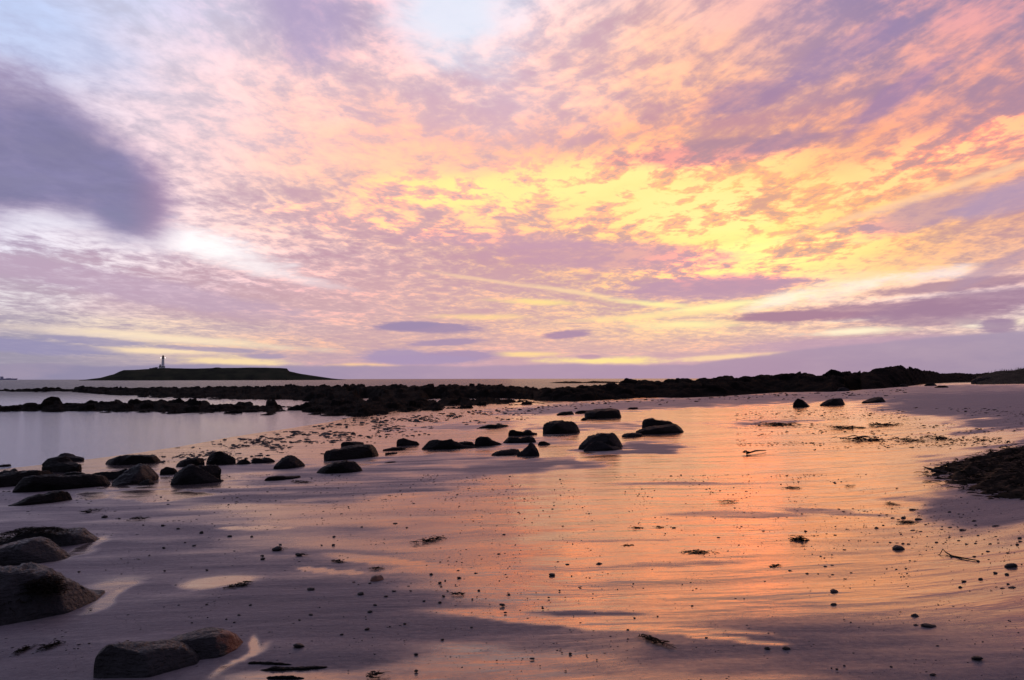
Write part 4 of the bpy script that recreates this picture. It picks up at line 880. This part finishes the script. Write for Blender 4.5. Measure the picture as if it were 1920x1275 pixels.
for k_, (x, y, w, tl, lab) in enumerate(SC):
    if not lab: continue
    c = hit(x, y); ppm = F_PX / math.hypot(c.x, c.y); L_ = w / ppm; vs, fs = [], []; n_ = max(14, min(90, int(w * 1.7)))
    asp = min(L_ * .16, .12) if y > 850 else min(L_ * .35, .5)
    e1 = hit(x - w * .5, y + w * .5 * math.tan(R(tl)) ); e2 = hit(x + w * .5, y - w * .5 * math.tan(R(tl))); ang = math.atan2(e2.y - e1.y, e2.x - e1.x)
    if (e2 - e1).length > L_ * 2.2: L_ *= 1.3
    for i in range(n_):
        s = rng.gauss(0, .23); s = max(-.5, min(.5, s)); pp = e1.lerp(e2, s + .5)
        ribbons(vs, fs, (pp.x, pp.y, c.z + .008 + .03 * max(0, .3 - abs(s)) * min(1, L_)), 1, max(L_ * .32, .05), max(.0035, min(L_ * .012, .014)), (asp * .3, asp), .02 * min(1, L_ * 2), rng, ang, .7, .5)
    o = mesh_obj('seaweed_scrap', vs, fs, M_KELP, None, False, tuple(c)); tag(o, lab, 'seaweed', 'weed scraps scattered on the sand')
# the stick with a clump near the middle, and the dark chunk that mirrors in the wet sand
c = hit(1415, 850); vs, fs = [], []; a1, a2 = hit(1400, 852), hit(1436, 847); tube(vs, fs, [tuple(a1 + Vector((0,0,.02))), tuple(a1.lerp(a2,.5) + Vector((0,0,.05))), tuple(a2 + Vector((0,0,.03)))], [.02,.016,.008])
ribbons(vs, fs, tuple(a1 + Vector((0,0,.03))), 30, .10, .015, (.05,.05), .05, rng, 0, 3.14, .6)
tag(mesh_obj('weed_stalk', vs, fs, M_KELP, None, False, tuple(c)), 'thick weed stalk with a knotted holdfast at its left end', 'seaweed')
c = hit(1497, 1014); vs, fs = [], []
ribbons(vs, fs, (c.x + .02, c.y, c.z + .0), 80, .06, .007, (.045, .035), .045, rng, 0, 3.14, .8); ribbons(vs, fs, (c.x - .07, c.y, c.z + .012), 22, .08, .004, (.03, .02), .010, rng, 0, .5, .2)
tag(mesh_obj('weed_clump', vs, fs, M_KELP, None, False, tuple(c)), 'upright dark clump of weed mirrored in the wet golden sand', 'seaweed')
c = hit(1825, 1048); pts = [hit(x, y) + Vector((0,0,.008 + h_)) for x, y, h_ in ((1762,1042,0),(1768,1038,.03),(1774,1040,.01),(1785,1044,0),(1805,1048,.0),(1822,1051,0),(1835,1053,0))]
vs, fs = [], []; tube(vs, fs, [tuple(p) for p in pts], [.003,.004,.005,.006,.006,.005,.003])
tag(mesh_obj('seaweed_strand', vs, fs, M_KELP, None, True, tuple(c)), 'thin cord of weed looping up at its left end, near the right edge', 'seaweed')

# ------------------------------------------------------------------ stones and pebbles
def pebble_mesh(seed, n=10):
    V = []; r_ = random.Random(seed); sx, sy, sz = r_.uniform(.85, 1.25), r_.uniform(.65, .95), r_.uniform(.45, .75)
    for i in range(n + 1):
        for j in range(n * 2):
            th, ph = math.pi * i / n, math.pi * j / n; p = Vector((math.sin(th) * math.cos(ph), math.sin(th) * math.sin(ph), math.cos(th)))
            f = 1 + .30 * nz(p, 1.1, seed, 2) + .12 * nz(p, 3, seed, 2); V.append((p.x * sx * f, p.y * sy * f, p.z * sz * f))
    me = bpy.data.meshes.new('pebble'); me.from_pydata(V, [], grid_faces(n + 1, n * 2, True).tolist()); me.update(); me.materials.append(M_PEBBLE)
    me.polygons.foreach_set('use_smooth', [True] * len(me.polygons)); return me
PM = [pebble_mesh(s) for s in range(12)]
def pebble(px, py, w, label, group, k, name='pebble'):
    c = hit(px, py); r_ = w / 2 * math.hypot(c.x, c.y) / F_PX
    o = bpy.data.objects.new(name, PM[k % 12]); C.objects.link(o); o.scale = (r_, r_, r_ * (.6 + .35 * rng.random())); o.rotation_euler = (rng.uniform(-.2,.2), rng.uniform(-.2,.2), rng.uniform(-.5,.5) + (math.pi if k % 2 else 0))
    o.location = (c.x, c.y, c.z + r_ * .22); tag(o, label, 'stone' if name == 'stone' else 'pebble', group); return o
M_RED = rock_mat('reddish_stone', (.05, .025, .02), (.20, .085, .055), 14, .5, bumpd=.006)
o = boulder([Lb([(696,1088),(699,1082),(706,1079),(716,1078.5),(722,1082),(722,1086)], (1091,1088), seed=90, depth=.7, block=.5, ns=30, nth=16, sink=.0)], 'reddish angular stone lying alone on the sand left of centre', M_RED, 'stone'); o['category'] = 'stone'
for x, y, w, lab in ((560,1213,20,'dark stone alone on the dull sand at the lower left of centre'),(1742,1176,17,'round dark stone, biggest of the tight group at the lower right'),(1715,1157,13,'dark stone just above the tight group at the lower right'),
    (1717,1174,9,'small stone touching the left of the tight group at the lower right'),(1750,1176,7,'small stone touching the right of the tight group at the lower right'),(1832,1236,17,'dark stone nearest the bottom right corner'),(1474,1218,13,'dark stone with a bright wet rim near the bottom, right of its smaller twin'),
    (1439,1218,11,'smaller dark stone left of the wet-rimmed one near the bottom'),(1565,1111,14,'black stone above the pale-topped one right of centre'),(1564,1136,13,'pale-topped stone below the black one right of centre'),(1685,1031,19,'arched dark stone at the lower edge of the pebble field'),
    (1894,1063,16,'dark stone at the right edge of the sand with a wet tail'),(1710,996,8,'upright narrow stone inside the pebble field'),(1123,1059,12,'rounded grey stone, right one of a pair at centre'),(1063,1060,9,'rounded grey stone, left one of a pair at centre'),
    (1035,1079,12,'flat oval dark stone below the grey pair at centre'),(1264,991,9,'dark stone right of the straight weed strip'),(1898,1103,8,'lowest small stone near the right edge'),(1722,975,10,'round pale stone at the top of the pebble field'),(935,1041,9,'small grey stone beyond the pebble cluster left of centre')):
    pebble(x, y, w, lab, 'single stones on the sand', int(x), 'stone')
P7 = [(1877,167,7),(1457,115,5),(1108,117,5),(1692,243,6),(275,660,6),(230,741,6),(512,582,5),(355,608,5),(397,658,4),(498,686,4),(1787,405,6),(1650,507,6),(1808,357,6),(435,1080,8),(150,1117,8),(1345,722,6),(1088,800,5),(915,812,5),(865,900,5),(675,472,4),(555,512,4),(1117,507,3),(905,556,4),(1215,515,3),(115,665,3),(180,622,3),(215,272,6),(763,52,3),(620,773,4),(460,797,3),(373,1070,4),(557,1090,4),(865,970,5),(735,950,5),(633,1125,4),(210,1170,4),(400,1208,5),(335,1000,3),(1453,960,6),(1485,852,4),(1755,870,6),(345,397,7),(1143,357,3),(995,380,5),(445,497,4),(380,130,6),(512,177,3),(200,43,3),(280,52,3),(150,98,3),(797,220,3),(1430,238,4),(1545,217,9),(1713,132,6),(1815,30,5)]
P8 = [(280,170,8),(500,198,8),(575,310,9),(930,70,7),(1010,70,9),(975,80,6),(1140,172,9),(1080,5,9),(1355,24,7),(1425,38,6),(1540,92,8),(1703,130,10),(1553,126,7),(1360,142,9),(1300,155,7),(1455,162,12),(1355,213,6),(1427,238,6),(1260,253,8),(1490,265,8),(1552,260,7),(1660,262,7),(1880,217,7),(1885,243,6),(1863,268,7),(1645,320,8),(1790,328,6),(1540,355,6),(1570,390,6),(1700,478,8),(1785,490,8),(1463,540,8),(1588,525,8),(1825,587,9),(1795,562,6),(1752,593,7),(1435,585,7),(430,432,9),(480,423,8),(165,465,8),(293,487,8),(483,492,6),(620,477,6),(575,522,5),(1012,313,7),(930,332,5),(915,252,6),(965,255,6),(1010,262,8),(1052,265,8),(1075,297,7),(850,100,5),(862,124,6),(540,100,5),(673,103,4),(435,170,5),(733,238,5),(820,250,5),(390,333,5),(1230,1238,9),(805,817,7),(995,775,9),(990,857,4),(610,590,4),(810,145,9),(1180,117,6),(1095,115,4),(1120,222,4),(1110,258,5),(565,22,7),(685,30,4),(885,45,6),(830,52,6),(1240,52,4),(1830,65,4),(965,185,4),(1036,170,4),(1108,182,5),(430,346,3),(740,345,3),(560,343,3),(490,380,2),(1370,468,3),(1100,390,5),(1060,388,5),(920,1178,6),(640,1078,6),(1265,1024,6),(570,1170,5),(515,1195,5),(475,1187,4),(365,987,4),(120,812,5),(1670,612,5),(1570,198,5),(1450,207,5),(530,2,6),(640,100,4)]
P6 = [(1815,343,10),(1668,352,8),(1308,490,8),(1517,513,8),(1373,550,9),(1645,480,7),(1510,460,7),(1665,607,7),(972,652,8),(890,717,8),(850,768,11),(830,898,12),(640,937,9),(410,790,9),(1373,698,8),(1430,610,5),(1400,650,8),(1030,612,7),(850,553,7),(1840,718,14),(1393,975,7),(1195,1085,8),(1195,1210,9),(1798,1130,5),(1610,883,6),(1862,773,7),(1525,180,4),(1790,165,5),(1127,138,6),(1040,107,7),(180,265,7),(578,268,8),(790,133,5),(1887,635,6),(1615,672,5),(1650,655,4),(47,350,8),(50,373,9),(583,207,7),(1050,330,5),(687,363,4),(490,268,4),(1700,435,4),(1603,440,5),(1255,687,6),(1155,610,5),(1110,858,8),(690,1208,4),(1635,385,3),(1765,328,3),(1413,533,4),(1383,575,5),(1490,565,4),(730,545,5),(765,562,4),(655,803,3),(820,803,3),(1000,877,5),(950,307,4),(915,430,4),(1275,420,4),(1850,193,7),(1535,162,3),(1745,710,3),(325,828,6),(410,600,12),(780,637,14),(320,345,16),(160,303,18)]
P5 = [(663,20,14),(780,60,16),(890,70,9),(1070,120,6),(1215,123,9),(1330,147,10),(1383,250,6),(1223,290,9),(1450,272,9),(1115,345,6),(905,370,5),(1230,460,6),(1545,455,8),(790,455,5),(590,468,8),(1315,568,8),(1480,610,6),(1200,630,6),(1175,615,5),(680,757,10),(1035,708,5),(1225,732,6),(1335,718,8),(1545,713,8),(1785,792,9),(1690,823,7),(1750,845,8),(1433,848,7),(1550,808,5),(158,953,6),(45,972,9),(210,985,5),(590,1010,7),(665,1003,7),(1430,432,4),(1870,717,8),(770,783,5),(830,195,4),(775,187,4),(725,185,4),(680,187,4),(1505,178,12),(1715,205,12),(1880,205,9)]
P5 = [p for p in P5]; cnt = 0
for X0, lst in ((960, P7), (1440, P8), (480, P6), (0, P5)):
    for a, b_, w in lst:
        pebble(X0 + a / 3.983, 955 + b_ / 3.983, w * (.62 if X0 == 0 else .86), 'small dark pebble lying on the wet sand', 'small dark pebbles scattered over the wet sand', cnt); cnt += 1
print('PEBBLES', cnt)
# the rest of the grit and shell, too many to count
def litter(name, n, region, size, seed, label, flatk=.6, mat=None):
    r_ = np.random.default_rng(seed); pts = []
    while len(pts) < n:
        x, y = r_.uniform(-20, 1940), 0; zone = region(r_); 
        if zone is None: continue
        pts.append(zone)
    pts = np.array(pts); D = np.zeros((len(pts), 3)); V = []; F = []
    d = np.array([ray(a, b_) for a, b_ in pts]); hor = d[:, :2] / np.linalg.norm(d[:, :2], axis=1)[:, None]; t_ = -d[:, 2] / np.linalg.norm(d[:, :2], axis=1)
    Dd = np.full(len(pts), 12.0)
    for _ in range(50): Dd = .5 * Dd + .5 * (CAM.z - H(hor[:, 0] * Dd, hor[:, 1] * Dd)) / t_
    X_, Y_ = hor[:, 0] * Dd, hor[:, 1] * Dd; Z_ = H(X_, Y_, True)
    base = np.array([(math.cos(a) * math.cos(b_), math.sin(a) * math.cos(b_), math.sin(b_)) for b_ in (-.3, .45, 1.1) for a in np.arange(0, 6.28, 1.0472)] + [(0, 0, 1)])
    fc = [];
    for rr_ in (0, 1):
        for k in range(6): fc.append([rr_*6+k, rr_*6+(k+1)%6, rr_*6+6+(k+1)%6, rr_*6+6+k])
    for k in range(6): fc.append([12+k, 12+(k+1)%6, 18])
    n0 = 0
    for i in range(len(pts)):
        s = size(r_, pts[i]) / 2 * Dd[i] / F_PX if callable(size) else size
        a = r_.uniform(0, 6.28); sc = np.array([s * r_.uniform(.8, 1.6), s * r_.uniform(.6, 1.1), s * flatk * r_.uniform(.4, 1.1)]); q_ = base * sc * (1 + r_.uniform(-.22, .22, (19, 1)))
        c_, s_ = math.cos(a * .1), math.sin(a * .1); q_ = np.stack([q_[:, 0] * c_ - q_[:, 1] * s_, q_[:, 0] * s_ + q_[:, 1] * c_, q_[:, 2]], 1)
        V.append(q_ + (X_[i], Y_[i], Z_[i])); F += [[v + n0 for v in f] for f in fc]; n0 += 19
    o = mesh_obj(name, np.concatenate(V), F, mat or M_PEBBLE); tag(o, label, kind='stuff'); return o
def z_all(r):
    y = 890 + 385 * r.random() ** 1.7; x = r.uniform(-10, 1930)
    dens = .25 + .75 * np.exp(-((x - 1700) / 260) ** 2 - ((y - 1000) / 60) ** 2) + .5 * np.exp(-((x - 700) / 300) ** 2 - ((y - 940) / 50) ** 2) + .3 * np.exp(-((x - 900) / 200) ** 2 - ((y - 1090) / 60) ** 2)
    if float(fbm(np.array(x * .02), np.array(y * .05), 3, 4)) + r.uniform(-.2, .2) > .5 * dens + .22 or (x < 210 and y > 985 and y < 1180): return None
    return (x, y)
litter('pebbles', 5200, z_all, lambda r, p: (1.3 + 2.8 * r.random() ** 5), 5, 'fine pebbles and grit peppered over the wet sand')
def z_drift(r):                      # shingle and weed in the shallows, from the left cluster to the reef
    t_ = r.random(); x = 250 + t_ * 780; mid = np.interp(x, [250, 450, 600, 750, 900, 1030], [866, 842, 815, 796, 783, 770]); y = mid + r.normal() * np.interp(x, [250, 600, 1030], [9, 14, 6])
    lo = np.interp(x, [250, 430, 560, 650, 700, 860, 1030], [853, 823, 803, 788, 779, 773, 762])
    if y < lo or float(fbm(np.array(x * .035), np.array(y * .16), 3, 41)) < .47: return None
    return (x, y) if r.random() < np.interp(x, [250, 500, 760, 1030], [.35, 1, 1, .3]) else None
litter('shingle', 1700, z_drift, lambda r, p: np.interp(p[0], [250, 600, 900], [2.5, 4.0, 3.0]) * (.5 + 2.2 * r.random() ** 3), 6, 'dark shingle and weed bits strewn along the edge of the shallows', .5)
def z_right(r):
    x = r.uniform(1380, 1920); y = r.choice([772, 782, 798, 812, 826, 826, 836]) + r.normal() * 4 + (x - 1600) * -.01
    k = float(fbm(np.array(x * .012), np.array(y * .12), 3, 14))
    return (x, y) if k > .47 else None
litter('drift_debris', 1300, z_right, lambda r, p: 2.0 + 4.2 * r.random() ** 3, 7, 'dark drift debris in broken lines on the pink wet sand at right', .35, M_KELP)
def z_reeffoot(r):
    x = r.uniform(640, 1700); y = np.interp(x, [640, 700, 860, 960, 1200, 1440, 1600, 1700], [785, 783, 773, 764, 749, 739, 736, 728]) + abs(r.normal()) * 5
    return (x, y) if r.random() < .6 else None
litter('reef_rubble', 420, z_reeffoot, lambda r, p: 2.0 + 5.0 * r.random() ** 3, 8, 'dark rubble at the foot of the reef', .6, M_REEF)
